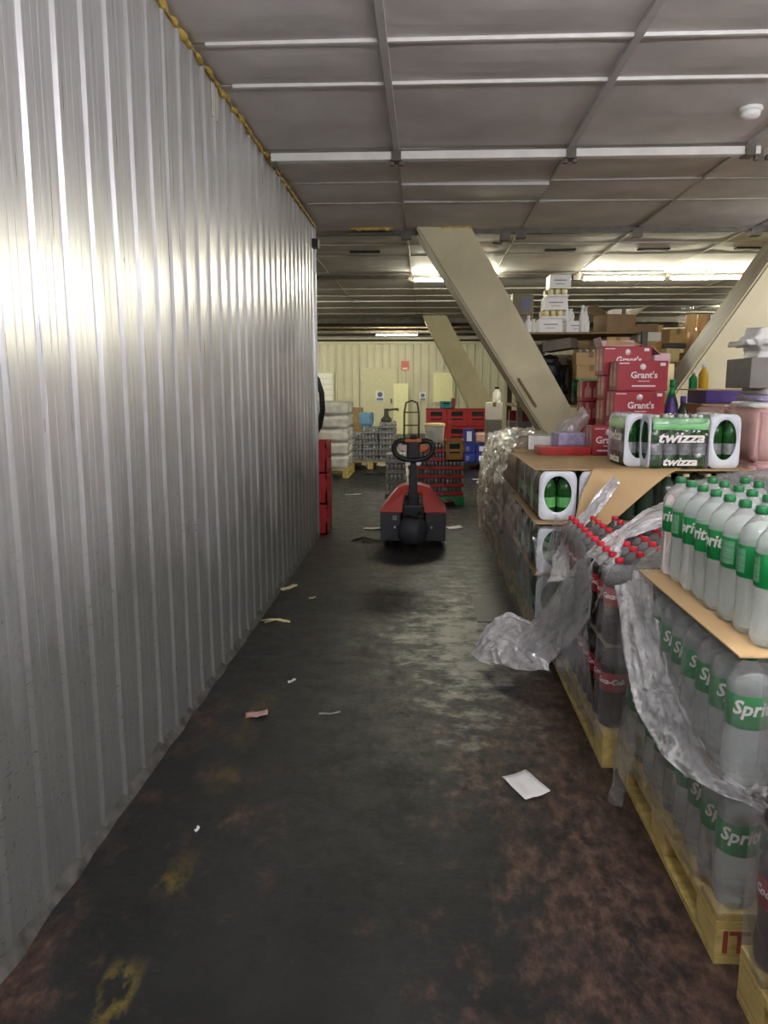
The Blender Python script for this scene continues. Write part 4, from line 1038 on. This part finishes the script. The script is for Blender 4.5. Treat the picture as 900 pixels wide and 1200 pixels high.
o = MB().lathe([(-.035, .07), (-.03, .085), (.03, .085), (.035, .07)], 20).build('drive_wheel', MT['black'], J, (0, .08, .085)); o.rotation_euler = (0, math.pi / 2, 0)
MB().box(-.055, .055, .02, .12, .36, .50, c=.02).build('tiller_bracket', MT['black'], J)
m = MB(); m.add([(-.042, .03, .42), (.042, .03, .42), (.042, .085, .42), (-.042, .085, .42), (-.03, -.06, .99), (.03, -.06, .99), (.03, -.02, .99), (-.03, -.02, .99)], [(0, 3, 2, 1), (4, 5, 6, 7), (0, 1, 5, 4), (1, 2, 6, 5), (2, 3, 7, 6), (3, 0, 4, 7)])
o = m.build('tiller', MT['jackgrey'], J); md = o.modifiers.new('soft_edge', 'BEVEL'); md.width = 0.008; md.segments = 2
hd = MB().tube([(-.05, -.06, .985), (-.11, -.06, 1.0), (-.155, -.06, .985), (-.178, -.06, .94), (-.165, -.06, .885), (-.125, -.06, .845), (-.06, -.06, .825), (0, -.06, .82), (.06, -.06, .825), (.125, -.06, .845), (.165, -.06, .885), (.178, -.06, .94), (.155, -.06, .985), (.11, -.06, 1.0), (.05, -.06, .985)], .024, 12).box(-.06, .06, -.09, -.03, .83, 1.0, c=.02).build('handle', MT['black'], J)
for s in (-1, 1):
    me = MB().add([(s * .05, -.062, .955), (s * .13, -.062, .965), (s * .135, -.062, .93), (s * .06, -.062, .885), (s * .05, -.05, .955), (s * .13, -.05, .965), (s * .135, -.05, .93), (s * .06, -.05, .885)], [(0, 1, 2, 3), (7, 6, 5, 4), (0, 4, 5, 1), (1, 5, 6, 2), (2, 6, 7, 3), (3, 7, 4, 0)])
    me.build('button_panel', MT['pinkcard'] if s < 0 else MT['orange'], hd)
    MB().add([(s * .025, -.075, .835), (s * .085, -.07, .835), (s * .06, -.07, .775), (s * .03, -.075, .775), (s * .025, -.05, .835), (s * .085, -.05, .835), (s * .06, -.05, .775), (s * .03, -.05, .775)], [(0, 1, 2, 3), (7, 6, 5, 4), (0, 4, 5, 1), (1, 5, 6, 2), (2, 6, 7, 3), (3, 7, 4, 0)]).build('lever', MT['white'], hd)
MB().box(-.075, .075, -.095, -.02, .985, 1.012, c=.008).build('top_guard', MT['orange'], hd)
MB().lathe([(1.01, .034), (1.04, .032), (1.05, .024)], 16, c=(0, -.055, 0)).build('belly_button', MT['black'], hd)
MB().box(-.19, -.15, -.0, .004, .26, .30).build('sticker', MT['silverd'], J)

# ------------------------------------------------------------------ beside the end of the metal wall
t = None
def crate(label, x, y, z, W, D, Hh, m='red', rz=0.0, group=None, cols=1, name='plastic_crate', cat='crate'):
    """open plastic crate: slotted front and sides, handle hole"""
    t = thing(name, label, cat, (x, y, z), rz, group)
    th = 0.014; b = MB()
    b.box(-W / 2, W / 2, -D / 2, D / 2, 0, th)
    for s in (-1, 1):
        # front and back: rails, posts, hand hole
        yy = s * (D / 2 - th / 2)
        b.box(-W / 2, W / 2, yy - th / 2, yy + th / 2, 0, Hh * .36)
        b.box(-W / 2, W / 2, yy - th / 2, yy + th / 2, Hh * .86, Hh)
        for k in (-1, 1): b.box(k * W * .39 - W * .11, k * W * .39 + W * .11, yy - th / 2, yy + th / 2, Hh * .36, Hh * .86)
        b.box(-W * .28, W * .28, yy - th / 2, yy + th / 2, Hh * .44, Hh * .58)
        b.box(-W / 2 - .004, W / 2 + .004, yy - th, yy + th, Hh * .94, Hh * 1.0)
        xx = s * (W / 2 - th / 2)
        b.box(xx - th / 2, xx + th / 2, -D / 2, D / 2, 0, Hh * .45); b.box(xx - th / 2, xx + th / 2, -D / 2, D / 2, Hh * .8, Hh)
        for k in (-1, 0, 1): b.box(xx - th / 2, xx + th / 2, k * D * .42 - D * .06, k * D * .42 + D * .06, Hh * .45, Hh * .8)
    b.build('shell', MT[m], t)
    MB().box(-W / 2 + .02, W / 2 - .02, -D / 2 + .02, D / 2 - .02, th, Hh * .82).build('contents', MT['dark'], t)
    return t
for k in range(3): crate('tall red crate at the end of the metal wall, %s of three stacked' % ['bottom', 'middle', 'top'][k], -1.15, 7.80, k * 0.312, 0.34, 0.42, 0.31, group='red crates at the wall end')
MB2 = MB().tube([(-1.12, 7.72, 0.98), (-1.05, 7.66, 1.10), (-1.015, 7.62, 1.25), (-1.02, 7.60, 1.42), (-1.06, 7.58, 1.55), (-1.12, 7.58, 1.62)], 0.028, 12)
tag(MB2.build('rubber_hose', MT['black']), 'thick black rubber hose curving out behind the end of the metal wall', 'hose')

# ------------------------------------------------------------------ far stacks
def flatpallet(label, x0, y0, lx, ly): return pallet(x0, y0, lx, ly, label, 'wooden pallets at the far end')
flatpallet('far wooden pallet under the tall white wrapped stack', -2.35, 12.5, 1.1, 1.1)
proto = None; flag = [False]
def bulge(name, W, D, Hh, m, seed=0, amp=0.015, c=0.02):
    bm = bmesh.new(); bmesh.ops.create_cube(bm, size=1)
    for v in bm.verts: v.co = Vector((v.co.x * W, v.co.y * D, (v.co.z + .5) * Hh))
    bmesh.ops.bevel(bm, geom=bm.edges[:], offset=c, segments=3, affect='EDGES')
    bmesh.ops.subdivide_edges(bm, edges=bm.edges[:], cuts=3, use_grid_fill=True)
    for v in bm.verts:
        p = v.co; n_ = noise.noise((p.x * 11 + seed, p.y * 11, p.z * 13)) + .5 * noise.noise((p.x * 25 + seed, p.y * 25, p.z * 27))
        v.co = p + Vector((p.x / W, p.y / D, (p.z - Hh / 2) / Hh * .5)) * amp * n_ * 2
        if v.co.z < 0: v.co.z = 0
    me = bpy.data.meshes.new(name); bm.to_mesh(me); bm.free(); me.materials.append(MT[m])
    for p in me.polygons: p.use_smooth = True
    return me
wm = [bulge('white_pack', 0.53, 0.53, 0.215, 'whitepk', k, 0.02) for k in range(3)]
for lay in range(5):
    for ix in range(2):
        for iy in range(2):
            o = link('white_pack', wm[(lay + ix + iy) % 3], None, (-2.07 + ix * .54, 12.78 + iy * .54, 0.146 + lay * 0.219))
            tag(o, 'white wrapped pack in the tall stack beyond the wall, %s %s, %s layer' % (['near', 'far'][iy], ['left', 'right'][ix], ['bottom', 'second', 'third', 'fourth', 'top'][lay]), 'pack', 'white packs of the tall stack')
flatpallet('far wooden pallet under the low stack of silver drink cases', -1.45, 13.9, 0.92, 1.0)
def cans_case(W, D, Hh, m1, m2, name='drink_case'):
    t = link(name, None)
    MB().box(-W / 2, W / 2, -D / 2, D / 2, 0, Hh * .42, c=.004).build('tray', m2, t)
    b = MB(); n = 5
    for i in range(n):
        for j in range(4): b.lathe([(Hh * .1, W / n * .46), (Hh * .88, W / n * .46), (Hh * .96, W / n * .40)], 10, c=((i - (n - 1) / 2) * W / n * .98, (j - 1.5) * D / 4 * .96, 0))
    b.build('can_layer', m1, t)['kind'] = 'stuff'
    return freeze(t)
cs = cans_case(0.295, 0.45, 0.098, MT['silver'], MT['silverd']); flag = [False]
for ix in range(3):
    for lay in range([5, 6, 7][ix]):
        for iy in range(2):
            lb = 'silver drink case on the far pallet, %s column, %s from below, %s row' % (['left', 'middle', 'right'][ix], ORD[lay], ['near', 'far'][iy])
            putp(cs, flag, (-1.295 + ix * .302, 14.15 + iy * .47, 0.146 + lay * .1), rnd.gauss(0, .02), lb, 'silver cases on the far pallet', 'case')
carton('brown carton standing behind the silver drink cases, lower of two', -1.42, 15.3, 0, 0.36, 0.3, 0.72, 'card')
carton('brown carton behind the silver drink cases, upper of two', -1.42, 15.3, 0.72, 0.36, 0.3, 0.36, 'card')
o = bulge('blue_pack', .26, .2, .26, 'lblue', 3, .02); tag(link('blue_pack', o, None, (-1.12, 14.62, 0.146 + 0.6)), 'light blue pack lying on the silver drink cases', 'pack')
t = thing('pump', 'dark pump with a spout standing on the silver cases', 'pump', (-.72, 14.3, 0.848))
MB().lathe([(0, .10), (.05, .10), (.10, .05), (.2, .035), (.22, .045), (.24, .04)], 18).build('body', MT['steel'], t)
MB().tube([(0, 0, .2), (.08, 0, .22), (.2, 0, .23), (.22, 0, .2)], .018, 8).build('spout', MT['steel'], t)
# dark grey hand truck leaning at the back wall
p = at(482, 520, 18.0)
t = thing('hand_truck', 'grey hand truck with rounded top leaning near the back wall', 'hand truck', (p.x, 18.0, 0))
MB().tube([(-.17, 0, .05), (-.17, .1, .9), (-.13, .14, 1.12), (0, .15, 1.17), (.13, .14, 1.12), (.17, .1, .9), (.17, 0, .05)], .022, 10).build('frame', MT['steel'], t)
for z in (.3, .6, .9): MB().box(-.17, .17, z * .11 - .01, z * .11 + .01, z - .015, z + .015).build('crossbar', MT['steel'], t)
MB().box(-.2, .2, -.2, .02, .03, .045).build('toe_plate', MT['steel'], t)
for s in (-1, 1):
    o = MB().lathe([(-.025, .08), (-.02, .09), (.02, .09), (.025, .08)], 16).build('wheel', MT['black'], t, (s * .21, .06, .09)); o.rotation_euler = (0, math.pi / 2, 0)
# grey stack left of the truck, red trays right of it
crate('grey plastic base under the silver packs beside the pallet truck', -.38, 10.3, 0, .30, .30, .06, 'greybox')
gs = cans_case(0.27, 0.28, 0.135, MT['silver'], MT['silverd']); flag = [False]
for lay in range(4): putp(gs, flag, (-.385, 10.3, .062 + lay * .137), rnd.gauss(0, .03), 'silver drink pack stacked left of the truck handle, %s from below' % ORD[lay], 'silver packs beside the truck', 'pack')
t = thing('plastic_pallet', 'green plastic pallet under the red cases behind the truck', 'pallet', (.14, 9.95, 0))
for y in (-.22, 0, .22): MB().box(-.36, .36, y - .08, y + .08, .08, .11, c=.006).build('deck_board', MT['green'], t)
for x in (-.3, 0, .3): MB().box(x - .06, x + .06, -.3, .3, 0, .08, c=.006).build('runner', MT['green'], t)
rc = cans_case(0.232, 0.40, 0.108, MT['silverd'], MT['red']); flag = [False]
for ix in range(3):
    for lay in range([6, 6, 4][ix]):
        putp(rc, flag, (-.095 + ix * .236, 9.9, .112 + lay * .11), rnd.gauss(0, .015), 'red drink tray behind the truck, %s column, %s from below' % (['hidden left', 'middle', 'right'][ix], ORD[lay]), 'red trays behind the truck', 'tray')
crate('mustard yellow crate on the right column of red trays', .375, 9.9, .554, .24, .34, .26, 'mustard')
t = thing('jerrycan', 'white plastic tub with pale yellow lid on the red trays', 'tub', (.12, 9.9, .775))
MB().lathe([(0, .105), (.02, .115), (.19, .125), (.2, .12)], 24).build('body', MT['whitepk'], t)
MB().lathe([(.2, .13), (.205, .135), (.235, .135), (.245, .125)], 24).build('lid', MT['pale'], t)
# wall of red crates and the blue packs
for iy in range(3):
    for ix in range(3): crate('red crate in the far wall of crates, %s column, %s row' % (['left', 'middle', 'right'][ix], ['bottom', 'middle', 'top'][iy]), .22 + ix * .415, 15.7, iy * .352, .41, .38, .35, 'red', rnd.gauss(0, .01), 'far wall of red crates')
crate('small teal crate on top of the far red crates', .42, 15.7, 1.056, .24, .25, .14, 'teal')
carton('small red carton on top of the far red crates', .56, 15.75, 1.056, .07, .2, .2, 'red', 0, None, False)
t = thing('plastic_pallet', 'dark plastic pallet under the blue packs', 'pallet', (1.05, 14.3, 0))
for y in (-.2, .2): MB().box(-.36, .36, y - .15, y + .15, .09, .12, c=.006).build('deck_board', MT['black'], t)
for x in (-.3, 0, .3): MB().box(x - .06, x + .06, -.35, .35, 0, .09, c=.006).build('runner', MT['black'], t)
for iy in range(2):
    for ix in range(3):
        t = carton('blue printed pack on the dark pallet, %s column, %s layer' % (['left', 'middle', 'right'][ix], ['lower', 'upper'][iy]), .81 + ix * .238, 14.25, .122 + iy * .17, .23, .3, .165, 'blueg', 0, 'blue packs on the dark pallet', False, 'pack', 'drinks_pack')
        MB().box(-.06, .0 + .06 * (ix > 0), -.152, -.15, .03, .12).build('print_panel', MT['packwhite'] if ix else MT['signblue'], t)
t = carton('blue and white pack standing upright on the blue packs', .80, 14.25, .462, .2, .25, .26, 'blueg', 0, None, False, 'pack', 'drinks_pack')
MB().box(-.04, .05, -.127, -.125, .04, .22).build('print_panel', MT['packwhite'], t)
tag(link('pink_pack', bulge('pink_pack', .3, .25, .2, 'pinkpk', 5, .03), None, (1.07, 14.25, .462)), 'pink plastic-wrapped pack lying on the blue packs', 'pack')
carton('small white box on the blue packs at their right end', 1.29, 14.25, .462, .16, .2, .09, 'white', 0, None, False)

# ------------------------------------------------------------------ clutter behind the far wrapped load, under the nearer brace
p = at(578, 500, 11.2)
carton('tall grey wrapped column of goods left of the leaning brace', p.x, 11.2, 0, .22, .26, 1.02, 'greybox', 0, None, False, 'stack', 'wrapped_column')
carton('white carton on top of the tall grey column', p.x, 11.2, 1.02, .22, .24, .24, 'white')
t = thing('plastic_bottle', 'white plastic bottle on the white carton beside the brace', 'bottle', (p.x + .04, 11.2, 1.26))
MB().lathe([(0, .05), (.01, .055), (.13, .055), (.17, .03), (.19, .028)], 16).build('body', MT['white'], t)
MB().lathe([(.19, .03), (.22, .03)], 12).build('cap', MT['dark'], t)
p = at(592, 540, 10.4)
tag(MB().box(-.03, .03, -.03, .03, 0, .95, c=.004).build('wooden_post', MT['woodx'], None, (p.x, 10.4, 0)), 'pale wooden post standing beside the grey column', 'post')
p = at(609, 540, 9.4)
carton('dark brown carton standing behind the crumpled film, below the brace', p.x, 9.4, 0, .32, .3, .80, 'cardd')
crate('teal crate resting on the dark brown carton below the brace', p.x + .06, 9.4, .80, .34, .3, .14, 'teal')
carton('dark shelf box with red packets under the brace, behind the teal crate', p.x + .02, 9.71, 0, .28, .28, 1.06, 'greybox')
for k in range(3): tag(MB().box(-.04, .04, -.06, .06, 0, .13, c=.004).build('packet', MT['maroon'], None, (p.x - .07 + k * .09, 9.71, 1.061)), 'red packet on the dark box under the brace, %s of three' % ORD[k], 'packet')

# ------------------------------------------------------------------ storage rack with the heap of cartons
RX0, RX1, RY0, RY1 = 1.02, 3.75, 8.75, 9.95
t = thing('storage_rack', 'dark steel rack buried under cartons behind the maroon stack', 'rack', ((RX0 + RX1) / 2, (RY0 + RY1) / 2, 0))
cx, cyy = t.location.x, t.location.y
for x in (RX0 + .04, 2.40, RX1 - .04):
    for y in (RY0 + .04, RY1 - .04): MB().box(x - .03 - cx, x + .03 - cx, y - .03 - cyy, y + .03 - cyy, 0, 1.28 if x > 2.5 else 2.08).build('upright', MT['steel'], t)
MB().box(RX0 - cx, RX1 - cx, RY0 - cyy, RY1 - cyy, 1.25, 1.28).build('lower_deck', MT['cardd'], t)
MB().box(RX0 - cx, 2.43 - cx, RY0 + .1 - cyy, RY1 - cyy, 2.06, 2.08).build('upper_deck', MT['cardd'], t)
def onrack(u0, u1, v, y): return at(u0, v, y).x, at(u1, v, y).x
# white boxes with trays of yellow fill between, on the upper deck
zt = 2.082
x0, x1 = onrack(629, 656, 380, 9.1)
def wbox(label, x, y, z, W, Hh):
    t = carton(label, x, y, z, W, .26, Hh, 'white', 0, 'white boxes on the rack', False)
    MB().box(-W * .3, W * .3, -.132, -.13, Hh * .55, Hh * .62).box(-W * .2, W * .2, -.132, -.13, Hh * .3, Hh * .34).build('print_line', MT['greybox'], t)['kind'] = 'stuff'
def ytray(label, x, y, z, W, Hh):
    t = thing('fruit_tray', label, 'tray', (x, y, z), 0, 'yellow trays on the rack')
    MB().box(-W / 2, W / 2, -.13, .13, 0, Hh * .3, c=.004).build('tray', MT['white'], t)
    for k in range(3): MB().lathe([(Hh * .3, .03), (Hh * .9, .034), (Hh, .026)], 12, c=((k - 1) * W * .3, -.07, 0)).build('yellow_pot', MT['pale'], t)
    MB().box(-W / 2, W / 2, .0, .13, Hh * .3, Hh * .99).build('filler', MT['pale'], t)
xc = (x0 + x1) / 2; W = x1 - x0
wbox('white box at the bottom of the tall white stack on the rack', xc, 9.05, zt, W, .15)
ytray('yellow tray low in the tall white stack', xc + .03, 9.05, zt + .152, W * .95, .09)
wbox('white box in the middle of the tall white stack', xc + .05, 9.05, zt + .244, W, .14)
ytray('yellow tray high in the tall white stack', xc + .07, 9.05, zt + .386, W * .95, .09)
wbox('white box at the top of the tall white stack near the lamp', xc + .09, 9.05, zt + .478, W * .9, .15)
wbox('white box right of the tall white stack', xc + .31, 9.1, zt, .26, .13)
for k, (u, h) in enumerate(((620, .19), (626, .15), (666, .2), (672, .14), (683, .3), (687, .28))):
    q = at(u, 380, 8.93)
    z = zt if u < 660 or u > 680 else zt + .132
    t = thing('plastic_bottle', 'white plastic bottle on the rack, %s counting from the brace' % ORD[k], 'bottle', (q.x, 8.98 if u < 660 or u > 680 else 9.1, z), 0, 'white bottles on the rack')
    MB().lathe([(0, .032), (.01, .036), (h * .6, .036), (h * .8, .016), (h * .85, .015)], 14).build('body', MT['white'], t)
    MB().lathe([(h * .85, .018), (h, .017)], 10).build('cap', MT['white'], t)
for k in range(2):
    t = carton('brown carton with blue square panel beside the brace, %s of two' % ['lower', 'upper'][k], 1.16, 9.70, zt + k * .255, .25, .25, .25, 'cardg', 0, None, False)
    MB().box(-.02, .1, -.128, -.125, .05, .2).build('blue_panel', MT['signblue'], t)
carton('wide brown carton with bent-open flaps at the top of the heap', 2.13, 9.05, zt, .36, .30, .19, 'cardd', .3, None, False, openf='cardd')
carton('white carton behind the bent-open brown carton', 2.32, 9.55, zt, .26, .25, .30, 'white')
# lower deck
zd = 1.282
tag(link('refuse_bag', bulge('refuse_bag', .48, .45, .56, 'black', 9, .07, .12), None, (1.40, 9.30, zd)), 'black refuse bag slumped on the rack beside the brace', 'bag')
carton('greyed carton with loose flaps lying on the black refuse bag', 1.58, 9.30, 1.90, .34, .26, .12, 'cardg', -.5, None, False, openf=None, tilt=(.0, -.12))
t = thing('plastic_bin', 'grey plastic bin with pale rim between bag and cartons', 'bin', (1.84, 9.24, zd))
MB().box(-.14, .13, -.1, .12, 0, .50, c=.02).build('body', MT['silverd'], t); MB().box(-.16, .15, -.12, .14, .50, .53, c=.01).build('rim', MT['packwhite'], t)
t = carton('brown carton under the green tray on the lower rack deck', 1.86, 8.90, zd, .30, .24, .12, 'cardd')
crate('bright green tray between brown cartons on the rack', 1.83, 8.90, zd + .121, .28, .24, .16, 'green')
carton('brown carton on the green tray, lower of the pair', 1.84, 8.90, zd + .283, .33, .24, .145, 'card')
t = carton('brown carton on the green tray, upper of the pair with bottle necks showing', 1.83, 8.90, zd + .43, .33, .24, .145, 'card')
for k in range(4): MB().lathe([(.145, .022), (.17, .02), (.18, .012)], 10, c=(-.11 + k * .075, -.02, 0)).build('bottle_neck', MT['silver'], t)
carton('tan carton above the maroon stack, between grey flaps and pink flaps', 2.12, 8.95, zd, .25, .3, .74, 'card')
carton('tall brown carton behind the maroon stack on the rack', 2.45, 9.1, zd, .26, .3, .70, 'card')
carton('brown carton with open flaps right of the maroon stack', 2.75, 8.98, zd, .22, .3, .46, 'card', .1, None, True, openf='card')
carton('brown carton carrying the tan paper rolls', 3.12, 9.05, zd, .44, .4, .58, 'cardd')
for k, (dx, dz, dy) in enumerate(((-.13, 0, 0), (0.02, 0, 0), (.15, 0, 0), (-.13, .22, .12), (0.0, .22, .12), (.15, .22, .12))):
    t = thing('paper_roll', 'tan paper roll on the rack, %s in the %s' % (['left', 'middle', 'right'][k % 3], ['front', 'upper back'][k // 3]), 'paper roll', (3.12 + dx, 8.97 + dy, 1.864 if k < 3 else 1.864), 0, 'tan rolls on the rack')
    hh = .22 if k < 3 else .42
    MB().lathe([(0, .055), (.005, .06), (hh - .005, .06), (hh, .055)], 18).build('roll', MT['tanroll'], t)
    MB().lathe([(hh - .01, .02), (hh + .002, .02)], 12).build('core', MT['cardd'], t)
for k in range(2):
    t = thing('plastic_bottle', 'clear empty bottle standing behind the tan rolls, %s of two' % ['left', 'right'][k], 'bottle', (3.0 + k * .1, 9.42, zd), 0, 'clear bottles behind the rolls')
    MB().lathe([(0, .04), (.95, .04), (1.06, .018), (1.12, .016)], 14).build('body', MT['packfilm'], t)

for k, (x, hh, m) in enumerate(((1.28, .70, 'cardg'), (1.64, .58, 'cardd'), (1.98, .74, 'card'), (2.30, .70, 'cardd'), (2.66, .92, 'card'), (3.04, .50, 'cardg'), (3.42, .66, 'card'))):
    carton('brown carton in the back row of the lower rack deck, %s from the brace' % ORD[k], x, 9.68, zd, .31, .30, hh, m)
carton('white carton lying on the tall brown carton behind the maroon stack', 2.50, 9.10, zd + .702, .26, .24, .10, 'white', .1, None, False)
carton('tilted brown carton on the white carton behind the maroon stack', 2.52, 9.12, zd + .804, .24, .22, .09, 'cardd', -.3)
carton('small pale carton right of the maroon stack on the flapped carton', 2.74, 9.0, zd + .47, .16, .18, .15, 'pale', .2, None, False)
carton('dark flat tray on the small pale carton', 2.79, 9.0, zd + .622, .24, .2, .05, 'black', -.2, None, False, 'tray', 'carton_tray')
carton('brown carton on the dark flat tray beside the tan rolls', 2.78, 9.0, zd + .674, .2, .2, .16, 'card', .2)

# ------------------------------------------------------------------ right-hand stacks behind the soda packs
pallet(1.83, 4.36, 1.1, 1.0, 'wooden pallet under the pink wrapped packs', 'wooden pallets of the second row')
pm = [bulge('pink_pack', .5, .48, .3, 'pinkpk', k + 20, .012, .018) for k in range(2)]
for lay in range(4):
    for iy in range(2):
        for ix in range(2):
            o = link('pink_pack', pm[(lay + ix) % 2], None, (2.09 + ix * .52, 4.62 + iy * .5, .146 + lay * .302))
            tag(o, 'pink plastic-wrapped pack, %s layer, %s column, %s row of the pink stack' % (['bottom', 'second', 'third', 'top'][lay], ['left', 'right'][ix], ['near', 'far'][iy]), 'pack', 'pink packs of the second row')
for k in range(3):
    o = link('paper_pack', bulge('paper_pack', .42 - k * .03, .36, .034, ['whitepk', 'lilac', 'whitepk'][k], 30 + k, .02, .008), None, (2.05 + .02 * k, 4.62, 1.356 + k * .036))
    tag(o, '%s flat pack on top of the pink stack, %s of three' % (['white', 'lilac', 'white'][k], ['lowest', 'middle', 'topmost'][k]), 'pack')
carton('grey carton standing on the flat packs at the frame edge', 2.03, 4.66, 1.466, .42, .36, .17, 'greybox', 0, None, False)
tag(link('white_bag', bulge('white_bag', .46, .38, .17, 'white', 41, .045, .07), None, (2.05, 4.66, 1.638)), 'crumpled white bag over the grey carton at the frame edge', 'bag')
pallet(1.93, 5.52, 1.2, 0.95, 'wooden pallet under the brown cartons and purple box', 'wooden pallets of the second row')
for k in range(2): carton('large brown carton under the purple box, %s of two' % ['lower', 'upper'][k], 2.20, 5.95, .146 + k * .51, .5, .7, .505, 'card')
carton('brown carton directly under the purple box', 2.20, 5.82, 1.168, .5, .45, .19, 'card')
t = carton('dark purple box at eye level behind the standing packs', 2.13, 5.80, 1.36, .30, .4, .09, 'purple', 0, None, False)
carton('tan carton beside the purple box, partly behind the flat packs', 2.42, 5.80, 1.36, .2, .4, .075, 'card', 0, None, False)
tag(MB().box(1.93, 2.95, 5.62, 6.1, 1.452, 1.460).build('cardboard_sheet', MT['card']), 'thin cardboard sheet seen edge-on over the purple box', 'cardboard')
def bottle2(label, x, y, z, h, r, m, capm):
    t = thing('plastic_bottle', label, 'bottle', (x, y, z))
    MB().lathe([(0, r * .9), (h * .03, r), (h * .62, r), (h * .82, r * .4), (h * .86, r * .36)], 14).build('body', MT[m], t)
    MB().lathe([(h * .86, r * .42), (h, r * .4)], 10).build('cap', MT[capm], t)
bottle2('yellow bottle with white cap at the foot of the grey brace', 1.99, 5.70, 1.462, .17, .035, 'yellow', 'white')
bottle2('green bottle left of the yellow bottle', 1.945, 5.78, 1.462, .12, .03, 'green', 'white')
bottle2('dark bottle between the maroon stack and the purple box, near one', 1.83, 5.62, 1.031, .38, .05, 'gpetd', 'purple')
bottle2('dark bottle between the maroon stack and the purple box, far one', 1.80, 5.78, 1.031, .44, .05, 'purple', 'green')
bottle2('green bottle standing at the far end behind the dark bottles', 1.86, 5.98, 1.031, .50, .05, 'green', 'green')
carton('cream card box wedged right of the maroon stack', 1.82, 6.22, 1.031, .16, .2, .62, 'pale', .2, None, False)
carton('pale pink box tilted on the cream card box', 1.80, 6.22, 1.653, .15, .14, .08, 'pinkcard', .4, None, False)

# ------------------------------------------------------------------ things lying on the floor
def paper(label, u, v, W, D, m='paper', rz=0.3, name='paper_sheet', cat='paper', seed=0):
    p = Vector((0, 0, HC)); d = FW + RT * ((u - 450) / FPX) - UP * ((v - 600) / FPX); q = p + d * (-HC / d.z)
    vs, fs = [], []; n = 6
    for i in range(n + 1):
        for j in range(n + 1): vs.append((W * (i / n - .5), D * (j / n - .5), .004 + .012 * abs(noise.noise((i * .35 + seed, j * .3, 1))) + (.012 * (i / n) ** 3)))
    for i in range(n):
        for j in range(n): k = i * (n + 1) + j; fs.append((k, k + 1, k + n + 2, k + n + 1))
    o = MB().add(vs, fs, smooth=True).build(name, MT[m], None, (q.x, q.y, 0), rz); md = o.modifiers.new('thickness', 'SOLIDIFY'); md.thickness = .001; md.offset = 1
    return tag(o, label, cat)
paper('white paper slip on the dark floor beside the lemonade pallet', 616, 922, .105, .17, rz=.42, seed=2)
paper('crumpled pink paper scrap on the floor near the metal wall', 301, 839, .10, .06, 'pinkp', .2, seed=5)
paper('white paper lying right of the pallet truck', 532, 619, .16, .14, rz=.3, seed=7)
paper('white paper lying left of the pallet truck', 437, 620, .20, .10, rz=-.1, seed=9)
paper('thin pale strip on the floor in the middle of the aisle', 386, 838, .10, .012, 'silver', 0, seed=3)
paper('white scrap on the far floor below the blue packs', 566, 562, .35, .12, rz=.1, seed=11)
paper('small white flake left of the pink scrap', 342, 800, .04, .02, rz=.4, seed=12)
paper('small white flake farther down by the wall foot', 366, 702, .05, .03, 'pale', .1, seed=13)
paper('white flake on the floor close to the camera', 231, 975, .016, .012, rz=.8, seed=14)
paper('crushed pale wrapper lying on the wall skirting', 338, 690, .14, .05, 'pale', .9, seed=15)
paper('thin white scrap on the far floor left of the truck', 414, 580, .22, .05, rz=0, seed=16)
tag(link('plastic_bag', bulge('plastic_bag', .40, .3, .09, 'white', 61, .06, .03), None, (at(576, 565, 11.6).x, 11.6, 0)), 'crumpled white bag on the far floor before the blue packs', 'bag')
def twig(label, u, v, n, m, L, seed):
    d = FW + RT * ((u - 450) / FPX) - UP * ((v - 600) / FPX); q = Vector((0, 0, HC)) + d * (-HC / d.z); b = MB(); r2 = random.Random(seed)
    for k in range(n):
        a = r2.uniform(-.6, .6); x, y = r2.uniform(-L / 3, L / 3), r2.uniform(-.03, .03)
        b.tube([(x - L / 2 * math.cos(a), y - L / 4 * math.sin(a), .006), (x, y, .015 + .006 * k), (x + L / 2 * math.cos(a), y + L / 4 * math.sin(a), .006)], .005, 6)
    tag(b.build('strapping_tape', MT[m], None, (q.x, q.y, 0)), label, 'strap', kind='stuff')
twig('tangle of cut pale strapping on the floor by the wall', 320, 729, 3, 'pale', .16, 1)
twig('dark tangle of cut strapping on the floor left of the truck', 428, 634, 5, 'black', .22, 2)
twig('dark tangle of strapping on the far floor', 440, 556, 4, 'black', .4, 3)
p0 = Vector((.36, 4.78, 0))
tag(MB().box(.34, .66, 4.72, 5.32, 0, .006, c=.002).build('floor_plate', MT['plate']), 'dark rectangular cover plate lying flush on the floor by the pallets', 'floor plate')
